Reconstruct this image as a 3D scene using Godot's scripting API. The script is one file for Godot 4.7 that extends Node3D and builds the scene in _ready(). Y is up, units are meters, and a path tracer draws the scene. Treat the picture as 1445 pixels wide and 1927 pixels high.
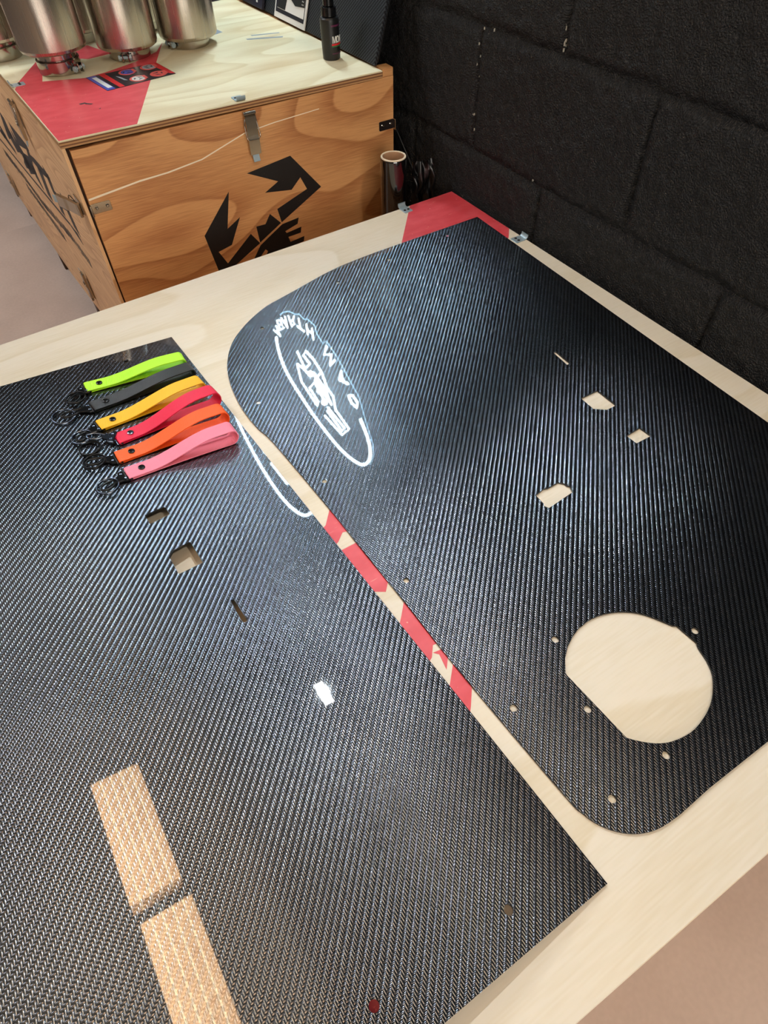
extends Node3D
# y is up, metres. The bench crate's lid lies at y = T; its far right corner, next to the black wall, is x = 0, z = 0.
const T := 0.45
const LID2 := 0.65            # height of the far crate's lid
const WALL_X := 0.02
const FLOOR := -0.09

var M := {}
var taken := {}


class MB:
	var v := PackedVector3Array()
	var n := PackedVector3Array()
	var uv := PackedVector2Array()

	func tri(a: Vector3, b: Vector3, c: Vector3, hint: Vector3, ua := Vector2.ZERO, ub := Vector2.ZERO, uc := Vector2.ZERO) -> void:
		var k := (b - a).cross(c - a)
		if k.length_squared() < 1e-20:
			return
		k = k.normalized()
		if k.dot(hint) < 0.0:
			smooth(a, b, c, -k, -k, -k, ua, ub, uc, false)
		else:
			smooth(a, c, b, k, k, k, ua, uc, ub, false)

	func smooth(a: Vector3, b: Vector3, c: Vector3, na: Vector3, nb: Vector3, nc: Vector3, ua: Vector2, ub: Vector2, uc: Vector2, check := true) -> void:
		if check and (b - a).cross(c - a).dot(na + nb + nc) > 0.0:
			v.append_array([a, c, b]); n.append_array([na, nc, nb]); uv.append_array([ua, uc, ub])
		else:
			v.append_array([a, b, c]); n.append_array([na, nb, nc]); uv.append_array([ua, ub, uc])

	func quad(a: Vector3, b: Vector3, c: Vector3, d: Vector3, hint: Vector3, ua := Vector2.ZERO, ub := Vector2.ZERO, uc := Vector2.ZERO, ud := Vector2.ZERO) -> void:
		tri(a, b, c, hint, ua, ub, uc)
		tri(a, c, d, hint, ua, uc, ud)

	# a polygon in the frame's x and y, from z = h0 to z = h1, with an optional chamfer on the h1 side
	func prism(poly: PackedVector2Array, h0: float, h1: float, f := Transform3D.IDENTITY, chamfer := 0.0, caps := true, uvk := 1.0) -> void:
		var p := poly
		if Geometry2D.is_polygon_clockwise(p):
			p = p.duplicate(); p.reverse()
		var top := p
		if chamfer > 0.0:
			var got := Geometry2D.offset_polygon(p, -chamfer, Geometry2D.JOIN_MITER)
			if got.size() and got[0].size() == p.size():
				top = got[0]
				if Geometry2D.is_polygon_clockwise(top):
					top.reverse()
				var best := 0
				for k in top.size():
					if top[k].distance_squared_to(p[0]) < top[best].distance_squared_to(p[0]):
						best = k
				var turned := PackedVector2Array()
				for k in top.size():
					turned.append(top[(best + k) % top.size()])
				top = turned
			else:
				chamfer = 0.0
		var dir := signf(h1 - h0)
		var hc := h1 - dir * chamfer
		var at := func(q: Vector2, h: float) -> Vector3: return f * Vector3(q.x, q.y, h)
		if caps:
			for side in 2:
				var q := top if side else p
				var h := h1 if side else h0
				var hint: Vector3 = f.basis.z * (dir if side else -dir)
				var ix := Geometry2D.triangulate_polygon(q)
				if ix.is_empty():
					push_warning("a polygon could not be triangulated")
				for k in range(0, ix.size(), 3):
					var a := q[ix[k]]; var b := q[ix[k + 1]]; var c := q[ix[k + 2]]
					tri(at.call(a, h), at.call(b, h), at.call(c, h), hint, a * uvk, b * uvk, c * uvk)
		var run := 0.0
		for k in p.size():
			var k2 := (k + 1) % p.size()
			var a := p[k]; var b := p[k2]
			var d := b - a
			var o := Vector2(d.y, -d.x)
			var hint := f.basis * Vector3(o.x, o.y, 0)
			var r2 := run + d.length()
			quad(at.call(a, h0), at.call(b, h0), at.call(b, hc), at.call(a, hc), hint, Vector2(run, h0) * uvk, Vector2(r2, h0) * uvk, Vector2(r2, hc) * uvk, Vector2(run, hc) * uvk)
			if chamfer > 0.0:
				quad(at.call(a, hc), at.call(b, hc), at.call(top[k2], h1), at.call(top[k], h1), hint + f.basis.z * dir * hint.length(), Vector2(run, hc) * uvk, Vector2(r2, hc) * uvk, Vector2(r2, h1) * uvk, Vector2(run, h1) * uvk)
			run = r2

	func box(c: Vector3, s: Vector3, f := Transform3D.IDENTITY, bev := 0.0) -> void:
		var h := s * 0.5
		var e := minf(bev, minf(h.x, minf(h.y, h.z)) * 0.6)
		for ax in 3:
			var b := (ax + 1) % 3
			var d := (ax + 2) % 3
			for sg in [-1.0, 1.0]:
				var q := []
				for st in [[-1, -1], [1, -1], [1, 1], [-1, 1]]:
					var w := Vector3.ZERO
					w[ax] = h[ax] * sg; w[b] = (h[b] - e) * st[0]; w[d] = (h[d] - e) * st[1]
					q.append(w)
				var hint := Vector3.ZERO
				hint[ax] = sg
				var ub := []
				for w in q:
					var w3: Vector3 = w + c
					ub.append(Vector2(w3.x, w3.z) if ax == 1 else (Vector2(w3.x, w3.y) if ax == 2 else Vector2(w3.z, w3.y)))
				quad(f * (c + q[0]), f * (c + q[1]), f * (c + q[2]), f * (c + q[3]), f.basis * hint, ub[0], ub[1], ub[2], ub[3])
			if e > 0.0:
				for s1 in [-1.0, 1.0]:
					for s2 in [-1.0, 1.0]:
						var q := []
						for t in [[-1, 0], [1, 0], [1, 1], [-1, 1]]:
							var w := Vector3.ZERO
							w[ax] = (h[ax] - e) * t[0]
							w[b] = (h[b] - (e if t[1] else 0.0)) * s1
							w[d] = (h[d] - (0.0 if t[1] else e)) * s2
							q.append(w)
						var hint := Vector3.ZERO
						hint[b] = s1; hint[d] = s2
						quad(f * (c + q[0]), f * (c + q[1]), f * (c + q[2]), f * (c + q[3]), f.basis * hint)
		if e > 0.0:
			for sx in [-1.0, 1.0]:
				for sy in [-1.0, 1.0]:
					for sz in [-1.0, 1.0]:
						var k := Vector3(sx, sy, sz)
						tri(f * (c + k * (h - Vector3(0, e, e))), f * (c + k * (h - Vector3(e, 0, e))), f * (c + k * (h - Vector3(e, e, 0))), f.basis * k)

	# a profile of (radius, height) turned about the frame's y axis
	func lathe(prof: Array, seg: int, f := Transform3D.IDENTITY) -> void:
		for i in prof.size() - 1:
			var a: Vector2 = prof[i]; var b: Vector2 = prof[i + 1]
			var d := b - a
			if d.length() < 1e-7:
				continue
			var o := Vector2(d.y, -d.x).normalized()
			for k in seg:
				var t0 := TAU * k / seg; var t1 := TAU * (k + 1) / seg
				var c0 := Vector3(cos(t0), 0, sin(t0)); var c1 := Vector3(cos(t1), 0, sin(t1))
				var n0 := f.basis * (c0 * o.x + Vector3.UP * o.y); var n1 := f.basis * (c1 * o.x + Vector3.UP * o.y)
				var p00 := f * (c0 * a.x + Vector3.UP * a.y); var p10 := f * (c1 * a.x + Vector3.UP * a.y)
				var p01 := f * (c0 * b.x + Vector3.UP * b.y); var p11 := f * (c1 * b.x + Vector3.UP * b.y)
				var u0 := float(k) / seg; var u1 := float(k + 1) / seg
				smooth(p00, p10, p11, n0, n1, n1, Vector2(u0, a.y), Vector2(u1, a.y), Vector2(u1, b.y))
				smooth(p00, p11, p01, n0, n1, n0, Vector2(u0, a.y), Vector2(u1, b.y), Vector2(u0, b.y))

	func tube(pts: Array, r: float, seg := 8, closed := false, f := Transform3D.IDENTITY) -> void:
		var m := pts.size()
		var rings := []
		var up := Vector3.ZERO
		for i in m:
			var a: Vector3 = pts[(i - 1 + m) % m] if closed or i > 0 else pts[i]
			var b: Vector3 = pts[(i + 1) % m] if closed or i < m - 1 else pts[i]
			var t := (b - a).normalized()
			if up == Vector3.ZERO:
				up = Vector3.UP if absf(t.y) < 0.9 else Vector3.RIGHT
			var x := t.cross(up).normalized()
			up = x.cross(t).normalized()
			var ring := []
			for k in seg:
				var w := TAU * k / seg
				ring.append(x * cos(w) + up * sin(w))
			rings.append(ring)
		for i in (m if closed else m - 1):
			var j := (i + 1) % m
			for k in seg:
				var k2 := (k + 1) % seg
				var a: Vector3 = rings[i][k]; var b: Vector3 = rings[i][k2]; var c: Vector3 = rings[j][k2]; var d: Vector3 = rings[j][k]
				var pi: Vector3 = pts[i]; var pj: Vector3 = pts[j]
				smooth(f * (pi + a * r), f * (pi + b * r), f * (pj + c * r), f.basis * a, f.basis * b, f.basis * c, Vector2.ZERO, Vector2.ZERO, Vector2.ZERO)
				smooth(f * (pi + a * r), f * (pj + c * r), f * (pj + d * r), f.basis * a, f.basis * c, f.basis * d, Vector2.ZERO, Vector2.ZERO, Vector2.ZERO)
		if not closed:
			for e in [0, m - 1]:
				var c: Vector3 = pts[e]
				var away: Vector3 = f.basis * (c - pts[1 if e == 0 else m - 2])
				for k in seg:
					tri(f * c, f * (c + rings[e][k] * r), f * (c + rings[e][(k + 1) % seg] * r), away)

	func mesh() -> ArrayMesh:
		var a := []
		a.resize(Mesh.ARRAY_MAX)
		a[Mesh.ARRAY_VERTEX] = v
		a[Mesh.ARRAY_NORMAL] = n
		a[Mesh.ARRAY_TEX_UV] = uv
		var m := ArrayMesh.new()
		m.add_surface_from_arrays(Mesh.PRIMITIVE_TRIANGLES, a)
		return m


# ------------------------------------------------------------------ objects
func numbered(called: String) -> String:
	taken[called] = taken.get(called, -1) + 1
	return called if taken[called] == 0 else "%s_%03d" % [called, taken[called]]


func obj(called: String, mb: MB, mat: Material, parent: Node = null) -> MeshInstance3D:
	var o := MeshInstance3D.new()
	o.mesh = mb.mesh()
	o.material_override = mat
	o.cast_shadow = GeometryInstance3D.SHADOW_CASTING_SETTING_ON
	if parent == null:
		o.name = numbered(called)
		add_child(o)
	else:
		var k := 0
		o.name = called
		while parent.has_node(NodePath(o.name)):
			k += 1
			o.name = "%s_%03d" % [called, k]
		parent.add_child(o)
	return o


func thing(called: String, label: String, category: String, at := Transform3D.IDENTITY, group := "") -> Node3D:
	var o := Node3D.new()
	o.name = numbered(called)
	add_child(o)
	o.transform = at
	tag(o, label, category, group)
	return o


func part(called: String, parent: Node, at := Transform3D.IDENTITY) -> Node3D:
	var o := Node3D.new()
	var k := 0
	o.name = called
	while parent.has_node(NodePath(o.name)):
		k += 1
		o.name = "%s_%03d" % [called, k]
	parent.add_child(o)
	o.transform = at
	return o


func tag(o: Node, label: String, category: String, group := "") -> void:
	o.set_meta("label", label)
	o.set_meta("category", category)
	if group:
		o.set_meta("group", group)


func struct(o: Node, label: String, category: String) -> void:
	o.set_meta("kind", "structure")
	tag(o, label, category)


func pack(a: Array) -> PackedVector2Array:
	return PackedVector2Array(a)


func circle(c: Vector2, r: float, seg := 16) -> PackedVector2Array:
	var p := PackedVector2Array()
	for k in seg:
		p.append(c + Vector2(cos(TAU * k / seg), sin(TAU * k / seg)) * r)
	return p


func rounded(a: Vector2, b: Vector2, r: float, seg := 4) -> PackedVector2Array:
	var p := PackedVector2Array()
	var cs := [Vector2(b.x - r, b.y - r), Vector2(a.x + r, b.y - r), Vector2(a.x + r, a.y + r), Vector2(b.x - r, a.y + r)]
	for q in 4:
		for k in seg + 1:
			var t := PI / 2 * (q + float(k) / seg)
			p.append(cs[q] + Vector2(cos(t), sin(t)) * r)
	return p


func spline(pts: Array, per := 6) -> Array:
	var out := []
	for i in pts.size() - 1:
		var p0: Vector3 = pts[maxi(i - 1, 0)]; var p1: Vector3 = pts[i]; var p2: Vector3 = pts[i + 1]; var p3: Vector3 = pts[mini(i + 2, pts.size() - 1)]
		for k in per:
			var t := float(k) / per
			out.append(p1.cubic_interpolate(p2, p0, p3, t))
	out.append(pts[-1])
	return out


# ------------------------------------------------------------------ materials
func mat(called: String, c: Color, rough: float, metal := 0.0) -> StandardMaterial3D:
	var m := StandardMaterial3D.new()
	m.resource_name = called
	m.albedo_color = c
	m.roughness = rough
	m.metallic = metal
	M[called] = m
	return m


func noise(s: int, oct := 3) -> FastNoiseLite:
	var f := FastNoiseLite.new()
	f.seed = s
	f.noise_type = FastNoiseLite.TYPE_SIMPLEX_SMOOTH
	f.frequency = 1.0
	f.fractal_octaves = oct
	return f


func image_of(w: int, h: int, pixel: Callable) -> ImageTexture:
	var d := PackedByteArray()
	d.resize(w * h * 3)
	var k := 0
	for y in h:
		for x in w:
			var c: Color = pixel.call(x, y)
			d[k] = int(clampf(c.r, 0, 1) * 255.0); d[k + 1] = int(clampf(c.g, 0, 1) * 255.0); d[k + 2] = int(clampf(c.b, 0, 1) * 255.0)
			k += 3
	return ImageTexture.create_from_image(Image.create_from_data(w, h, false, Image.FORMAT_RGB8, d))


# rotary cut veneer: contour bands that darken slowly and end sharply, fine pores along the grain
func veneer(s: int, w: int, h: int, wm: float, hm: float, light: Color, dark: Color, bands: float, along: float, across: float, pores: float, blotch: Color, blotchy: float) -> ImageTexture:
	var a := noise(s, 2); var b := noise(s + 1, 2); var c := noise(s + 2, 3)
	return image_of(w, h, func(x: int, y: int) -> Color:
		var u := wm * x / w; var q := hm * y / h
		var f := a.get_noise_2d(u * along, q * across) * bands + q * bands * 0.55
		var t := f - floorf(f)
		t = t * t * (1.0 - smoothstep(0.93, 1.0, t))
		var g := b.get_noise_2d(u * 14.0, q * 420.0)
		var col := light.lerp(dark, clampf(t * 0.9 + g * pores, 0.0, 1.0))
		return col.lerp(blotch, clampf(c.get_noise_2d(u * 2.2, q * 7.0), 0.0, 1.0) * blotchy))


func make_materials() -> void:
	var m: StandardMaterial3D
	# pale birch faces of the two lids
	m = mat("birch_bench", Color.WHITE, 0.55)
	m.albedo_texture = veneer(11, 1024, 768, 1.6, 1.2, Color(0.88, 0.83, 0.75), Color(0.835, 0.77, 0.66), 1.6, 1.1, 4.0, 0.45, Color(0.92, 0.84, 0.72), 0.4)
	m.uv1_scale = Vector3(1 / 1.6, 1 / 1.2, 1)
	m.metallic_specular = 0.35
	m = mat("birch_far", Color.WHITE, 0.6)
	m.albedo_texture = veneer(23, 512, 512, 1.0, 1.0, Color(0.90, 0.86, 0.735), Color(0.83, 0.765, 0.61), 2.0, 1.4, 4.0, 0.3, Color(0.72, 0.60, 0.42), 0.6)
	m.metallic_specular = 0.3
	# orange pine ply of the crate sides
	m = mat("pine_front", Color.WHITE, 0.5)
	m.albedo_texture = veneer(37, 1024, 768, 0.8, 0.6, Color(0.84, 0.62, 0.40), Color(0.63, 0.40, 0.225), 2.6, 1.25, 3.6, 0.38, Color(0.72, 0.50, 0.30), 0.4)
	m.uv1_scale = Vector3(1 / 0.8, 1 / 0.6, 1)
	m = mat("pine_side", Color.WHITE, 0.5)
	m.albedo_texture = veneer(41, 768, 512, 1.6, 0.6, Color(0.94, 0.77, 0.57), Color(0.80, 0.59, 0.40), 9.0, 0.9, 5.0, 0.3, Color(0.74, 0.54, 0.40), 0.5)
	m.uv1_scale = Vector3(1 / 1.6, 1 / 0.6, 1)
	mat("ply_light", Color(0.70, 0.53, 0.35), 0.7)
	mat("ply_dark", Color(0.46, 0.30, 0.18), 0.7)
	m = mat("beam_wood", Color.WHITE, 0.6)
	m.albedo_texture = veneer(53, 512, 256, 1.6, 0.4, Color(0.78, 0.66, 0.54), Color(0.66, 0.53, 0.42), 5.0, 0.7, 9.0, 0.4, Color(0.62, 0.47, 0.36), 0.5)
	m.uv1_scale = Vector3(1 / 1.6, 1 / 0.4, 1)
	mat("beam_glue", Color(0.97, 0.91, 0.80), 0.6)
	mat("dark_wood", Color(0.29, 0.19, 0.13), 0.8)
	# red lettering, scuffed down to the wood
	var sp := noise(5, 2); var sc := noise(6, 1); var bl := noise(7, 3)
	m = mat("red_paint", Color.WHITE, 0.5)
	m.albedo_texture = image_of(512, 512, func(x: int, y: int) -> Color:
		var c := Color(0.80, 0.235, 0.265).lerp(Color(0.84, 0.30, 0.33), clampf(bl.get_noise_2d(x * 0.012, y * 0.03) + 0.4, 0, 1))
		var chip := maxf(sp.get_noise_2d(x * 0.11, y * 0.11) - 0.74, 0.0) * 9.0 + maxf(sc.get_noise_2d(x * 0.02 + y * 0.012, y * 0.35) - 0.86, 0.0) * 6.0
		return c.lerp(Color(0.90, 0.80, 0.66), clampf(chip, 0, 0.9)))
	m.uv1_scale = Vector3(2.2, 2.2, 1)
	# black stencil ink, scratched
	m = mat("black_ink", Color.WHITE, 0.45)
	m.albedo_texture = image_of(256, 256, func(x: int, y: int) -> Color:
		var chip := maxf(sc.get_noise_2d(x * 0.05, y * 0.45 + x * 0.1) - 0.84, 0.0) * 5.0
		return Color(0.055, 0.055, 0.065).lerp(Color(0.62, 0.42, 0.25), clampf(chip, 0, 0.7)))
	m.uv1_scale = Vector3(6, 6, 1)
	mat("side_ink", Color(0.17, 0.15, 0.16), 0.6)
	# carbon twill: 2/2 weave of 2 mm tows under a clear gloss coat
	var cn := 128
	var per := cn / 4
	var weave := func(x: int, y: int) -> Array:
		var i := x / per; var j := y / per
		var fx := (x % per + 0.5) / per - 0.5; var fy := (y % per + 0.5) / per - 0.5
		var warp := (i + j) % 4 < 2
		var first := (i + j) % 2 == 0
		return [warp, fx, fy, first]
	var nm := image_of(cn, cn, func(x: int, y: int) -> Color:
		var w: Array = weave.call(x, y)
		var across: float = w[1] if w[0] else w[2]
		var lengthwise: float = w[2] if w[0] else w[1]
		var tilt := sin(across * 2.0 * 0.50)
		# a tow floats over two others: it rises over the first and dips after the second
		var crimp := (lengthwise - 0.5 if w[3] else lengthwise + 0.5) * 0.10
		var nx := tilt if w[0] else crimp
		var ny := crimp if w[0] else tilt
		return Color(0.5 + 0.5 * nx, 0.5 - 0.5 * ny, 0.5 + 0.5 * sqrt(maxf(1.0 - nx * nx - ny * ny, 0.0))))
	var cm := image_of(cn, cn, func(x: int, y: int) -> Color:
		var w: Array = weave.call(x, y)
		var across: float = absf(w[1] if w[0] else w[2])
		var edge := smoothstep(0.30, 0.46, across)
		return Color(0.50, 0.535, 0.575).lerp(Color(0.03, 0.028, 0.03), edge) if w[0] else Color(0.28, 0.29, 0.312).lerp(Color(0.03, 0.028, 0.03), edge))  # warp toned lighter than weft: sheen of one tow direction put into colour
	m = mat("carbon", Color.WHITE, 0.19, 1.0)
	m.albedo_texture = cm
	m.normal_enabled = true
	m.normal_texture = nm
	m.clearcoat_enabled = true
	m.clearcoat = 1.0
	m.clearcoat_roughness = 0.02
	m.uv1_scale = Vector3(1 / 0.0083, 1 / 0.0083, 1)
	m = mat("carbon_matt", Color(0.75, 0.75, 0.75), 0.42, 0.9)
	m.albedo_texture = cm
	m.normal_enabled = true
	m.normal_texture = nm
	m.uv1_scale = Vector3(1 / 0.0083, 1 / 0.0083, 1)
	mat("carbon_edge", Color(0.05, 0.045, 0.045), 0.5)
	# black painted blockwork
	m = mat("black_wall", Color(0.088, 0.088, 0.094), 0.56)
	m.metallic_specular = 0.42
	m.uv1_triplanar = true
	m.uv1_world_triplanar = true
	m.uv1_scale = Vector3(4, 4, 4)
	var hn := FastNoiseLite.new()
	hn.noise_type = FastNoiseLite.TYPE_SIMPLEX
	hn.seed = 3
	hn.frequency = 0.055
	hn.fractal_octaves = 3
	hn.fractal_gain = 0.55
	var ht := NoiseTexture2D.new()
	ht.width = 1024; ht.height = 1024; ht.seamless = true; ht.noise = hn
	m.heightmap_enabled = true
	m.heightmap_texture = ht
	m.heightmap_scale = 0.4
	mat("chip", Color(0.72, 0.70, 0.64), 0.8)
	# floor
	var fl := noise(61, 4); var fs := noise(62, 2)
	m = mat("floor", Color.WHITE, 0.55)
	m.albedo_texture = image_of(512, 512, func(x: int, y: int) -> Color:
		var k := fl.get_noise_2d(x * 0.01, y * 0.01) * 0.05 + fs.get_noise_2d(x * 0.3, y * 0.3) * 0.02
		return Color(0.78 + k, 0.70 + k, 0.65 + k))
	m.uv1_triplanar = true
	m.uv1_scale = Vector3(0.6, 0.6, 0.6)
	mat("plain_wall", Color(0.62, 0.58, 0.54), 0.8)
	mat("ceiling_paint", Color(0.12, 0.118, 0.12), 0.85)
	# metals
	m = mat("steel", Color(0.74, 0.70, 0.65), 0.24, 1.0)
	var br := noise(71, 2)
	m.roughness_texture = image_of(256, 64, func(x: int, y: int) -> Color:
		var k := 0.85 + 0.14 * br.get_noise_2d(x * 0.45, y * 0.02)
		return Color(k, k, k))
	m.roughness = 0.30
	m.roughness_texture_channel = BaseMaterial3D.TEXTURE_CHANNEL_RED
	m.uv1_scale = Vector3(2, 3, 1)
	mat("polished_steel", Color(0.68, 0.65, 0.61), 0.1, 1.0)
	mat("nickel", Color(0.70, 0.64, 0.56), 0.26, 1.0)
	mat("zinc", Color(0.66, 0.73, 0.76), 0.35, 0.45)
	mat("dark_plate", Color(0.20, 0.17, 0.165), 0.4, 0.7)
	mat("black_metal", Color(0.075, 0.078, 0.085), 0.28, 0.6)
	mat("gunmetal", Color(0.42, 0.46, 0.52), 0.22, 1.0)
	# plastics, card, film
	m = mat("black_film", Color(0.02, 0.018, 0.022), 0.12)
	m.clearcoat_enabled = true
	m.clearcoat = 1.0
	m.clearcoat_roughness = 0.05
	mat("loose_film", Color(0.02, 0.02, 0.023), 0.3)
	mat("core_card", Color(0.70, 0.55, 0.42), 0.85)
	mat("core_rim", Color(0.90, 0.83, 0.72), 0.8)
	mat("bottle_black", Color(0.05, 0.046, 0.046), 0.38)
	mat("cap_black", Color(0.022, 0.022, 0.025), 0.2)
	mat("white_print", Color(0.86, 0.86, 0.84), 0.5)
	mat("red_print", Color(0.80, 0.10, 0.13), 0.5)
	mat("plum_print", Color(0.30, 0.07, 0.22), 0.5)
	mat("green_print", Color(0.20, 0.50, 0.25), 0.5)
	mat("card_white", Color(0.86, 0.84, 0.82), 0.5)
	mat("card_black", Color(0.055, 0.056, 0.062), 0.5)
	mat("card_navy", Color(0.07, 0.065, 0.11), 0.45)
	mat("paper_dark", Color(0.11, 0.10, 0.14), 0.35)
	mat("paper_blue", Color(0.26, 0.30, 0.66), 0.35)
	mat("paper_grey", Color(0.60, 0.63, 0.66), 0.35)
	mat("paper_coral", Color(0.90, 0.36, 0.34), 0.35)
	mat("rubber", Color(0.03, 0.03, 0.03), 0.5)
	# light sources
	m = mat("neon", Color(0.9, 0.95, 1.0), 0.3)
	m.emission_enabled = true
	m.emission = Color(0.86, 0.96, 1.0)
	m.emission_energy_multiplier = 64.0
	m = mat("backing_glow", Color(0.8, 0.9, 0.95), 0.3)
	m.emission_enabled = true
	m.emission = Color(0.72, 0.90, 1.0)
	m.emission_energy_multiplier = 18.0  # faint emission gives the sign's backing edge its glow
	m = mat("lamp_face", Color.WHITE, 0.5)
	m.emission_enabled = true
	m.emission = Color(0.96, 0.98, 1.0)
	m.emission_energy_multiplier = 40.0
	m = mat("unseen_panel_face", Color.WHITE, 0.5)
	m.emission_enabled = true
	m.emission = Color(1.0, 0.96, 0.90)
	m.emission_energy_multiplier = 2.0
	m = mat("unseen_window_pane", Color.WHITE, 0.4)
	m.emission_enabled = true
	m.emission = Color(1.0, 0.98, 0.95)
	m.emission_energy_multiplier = 2.0
	mat("lamp_body", Color(0.04, 0.04, 0.045), 0.4)
	mat("lamp_frame", Color(0.75, 0.75, 0.75), 0.4)


func webbing(called: String, c: Color, rough := 0.48) -> StandardMaterial3D:
	var m := mat(called, c, rough)
	if not M.has("ribs"):
		M["ribs"] = image_of(32, 32, func(x: int, y: int) -> Color:
			var a := sin(TAU * (x / 32.0 * 2.0 + (0.5 if (y / 16) % 2 else 0.0))) * 0.35
			var b := sin(TAU * y / 16.0) * 0.22
			return Color(0.5 + 0.5 * a, 0.5 + 0.5 * b, 0.9))
	m.normal_enabled = true
	m.normal_texture = M["ribs"]
	m.normal_scale = 0.8
	m.uv1_scale = Vector3(330, 330, 1)
	m.rim_enabled = true
	m.rim = 0.35
	m.rim_tint = 0.6
	return m


# ------------------------------------------------------------------ lights
func area(called: String, at: Vector3, size: Vector2, energy: float, c: Color, towards := Vector3.DOWN) -> void:
	var l := AreaLight3D.new()
	l.name = called
	l.area_size = size
	l.light_energy = energy
	l.light_color = c
	l.area_range = 12.0
	l.area_attenuation = 2.0
	l.shadow_enabled = true
	add_child(l)
	var up := Vector3.BACK if absf(towards.y) > 0.9 else Vector3.UP
	l.transform = Transform3D(Basis.looking_at(towards, up), at)


func _ready() -> void:
	# camera, exposure, lights
	var cam := Camera3D.new()
	cam.name = "camera"
	cam.fov = 78.934
	cam.near = 0.02
	add_child(cam)
	cam.position = Vector3(-0.87127, 0.62915 + T, 1.09438)
	cam.rotation_order = EULER_ORDER_YXZ
	cam.rotation_degrees = Vector3(-51.30285, -31.65328, -1.49203)
	cam.current = true
	var env := Environment.new()
	env.background_mode = Environment.BG_COLOR
	env.background_color = Color(0.02, 0.02, 0.02)
	env.tonemap_mode = Environment.TONE_MAPPER_LINEAR
	env.tonemap_exposure = 0.54
	env.sdfgi_enabled = true
	env.ssao_enabled = true
	env.ssil_enabled = true
	var we := WorldEnvironment.new()
	we.name = "environment"
	we.environment = env
	add_child(we)
	var fl := SpotLight3D.new()
	fl.name = "floodlight_light"
	fl.light_energy = 3.9
	fl.light_color = Color(0.93, 0.97, 1.0)
	fl.light_size = 0.016
	fl.spot_range = 8.0
	fl.spot_attenuation = 2.0
	fl.spot_angle = 22.0
	fl.spot_angle_attenuation = 0.9
	fl.shadow_enabled = true
	add_child(fl)
	fl.transform = Transform3D(Basis.looking_at(Vector3(-0.66, -1.9, 0.72), Vector3.UP), Vector3(-0.115, 2.34, 0.01))  # out of view; beam aimed at the carbon sheets for their sheen
	area("unseen_window_light", Vector3(-1.6, 1.45, 4.46), Vector2(2.6, 1.5), 11.0, Color(1.0, 0.97, 0.93), Vector3.FORWARD)  # unseen source behind the camera, placed to light the crate fronts
	area("unseen_panel_light_side", Vector3(-2.6, 2.52, 1.2), Vector2(0.3, 1.2), 1.3, Color(1.0, 0.97, 0.93))  # out of view, placed to light the left sheet from the side
	area("unseen_panel_light_back", Vector3(-1.72, 2.52, -1.5), Vector2(0.3, 1.2), 6.6, Color(0.97, 0.98, 1.0))  # out of view at the back left, placed to light both lids
	area("unseen_downlight_light", Vector3(-0.25, 2.52, 2.0), Vector2(0.14, 0.14), 3.4, Color(1.0, 0.97, 0.92))  # out of view, placed so the film roll shadows the crate front
	make_materials()
	build_room()
	build_bench()
	build_crate()
	build_panels()
	build_lanyards()
	build_silencers()
	build_crate_top()
	build_tube()
	build_sign()
	build_ceiling_things()


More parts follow.
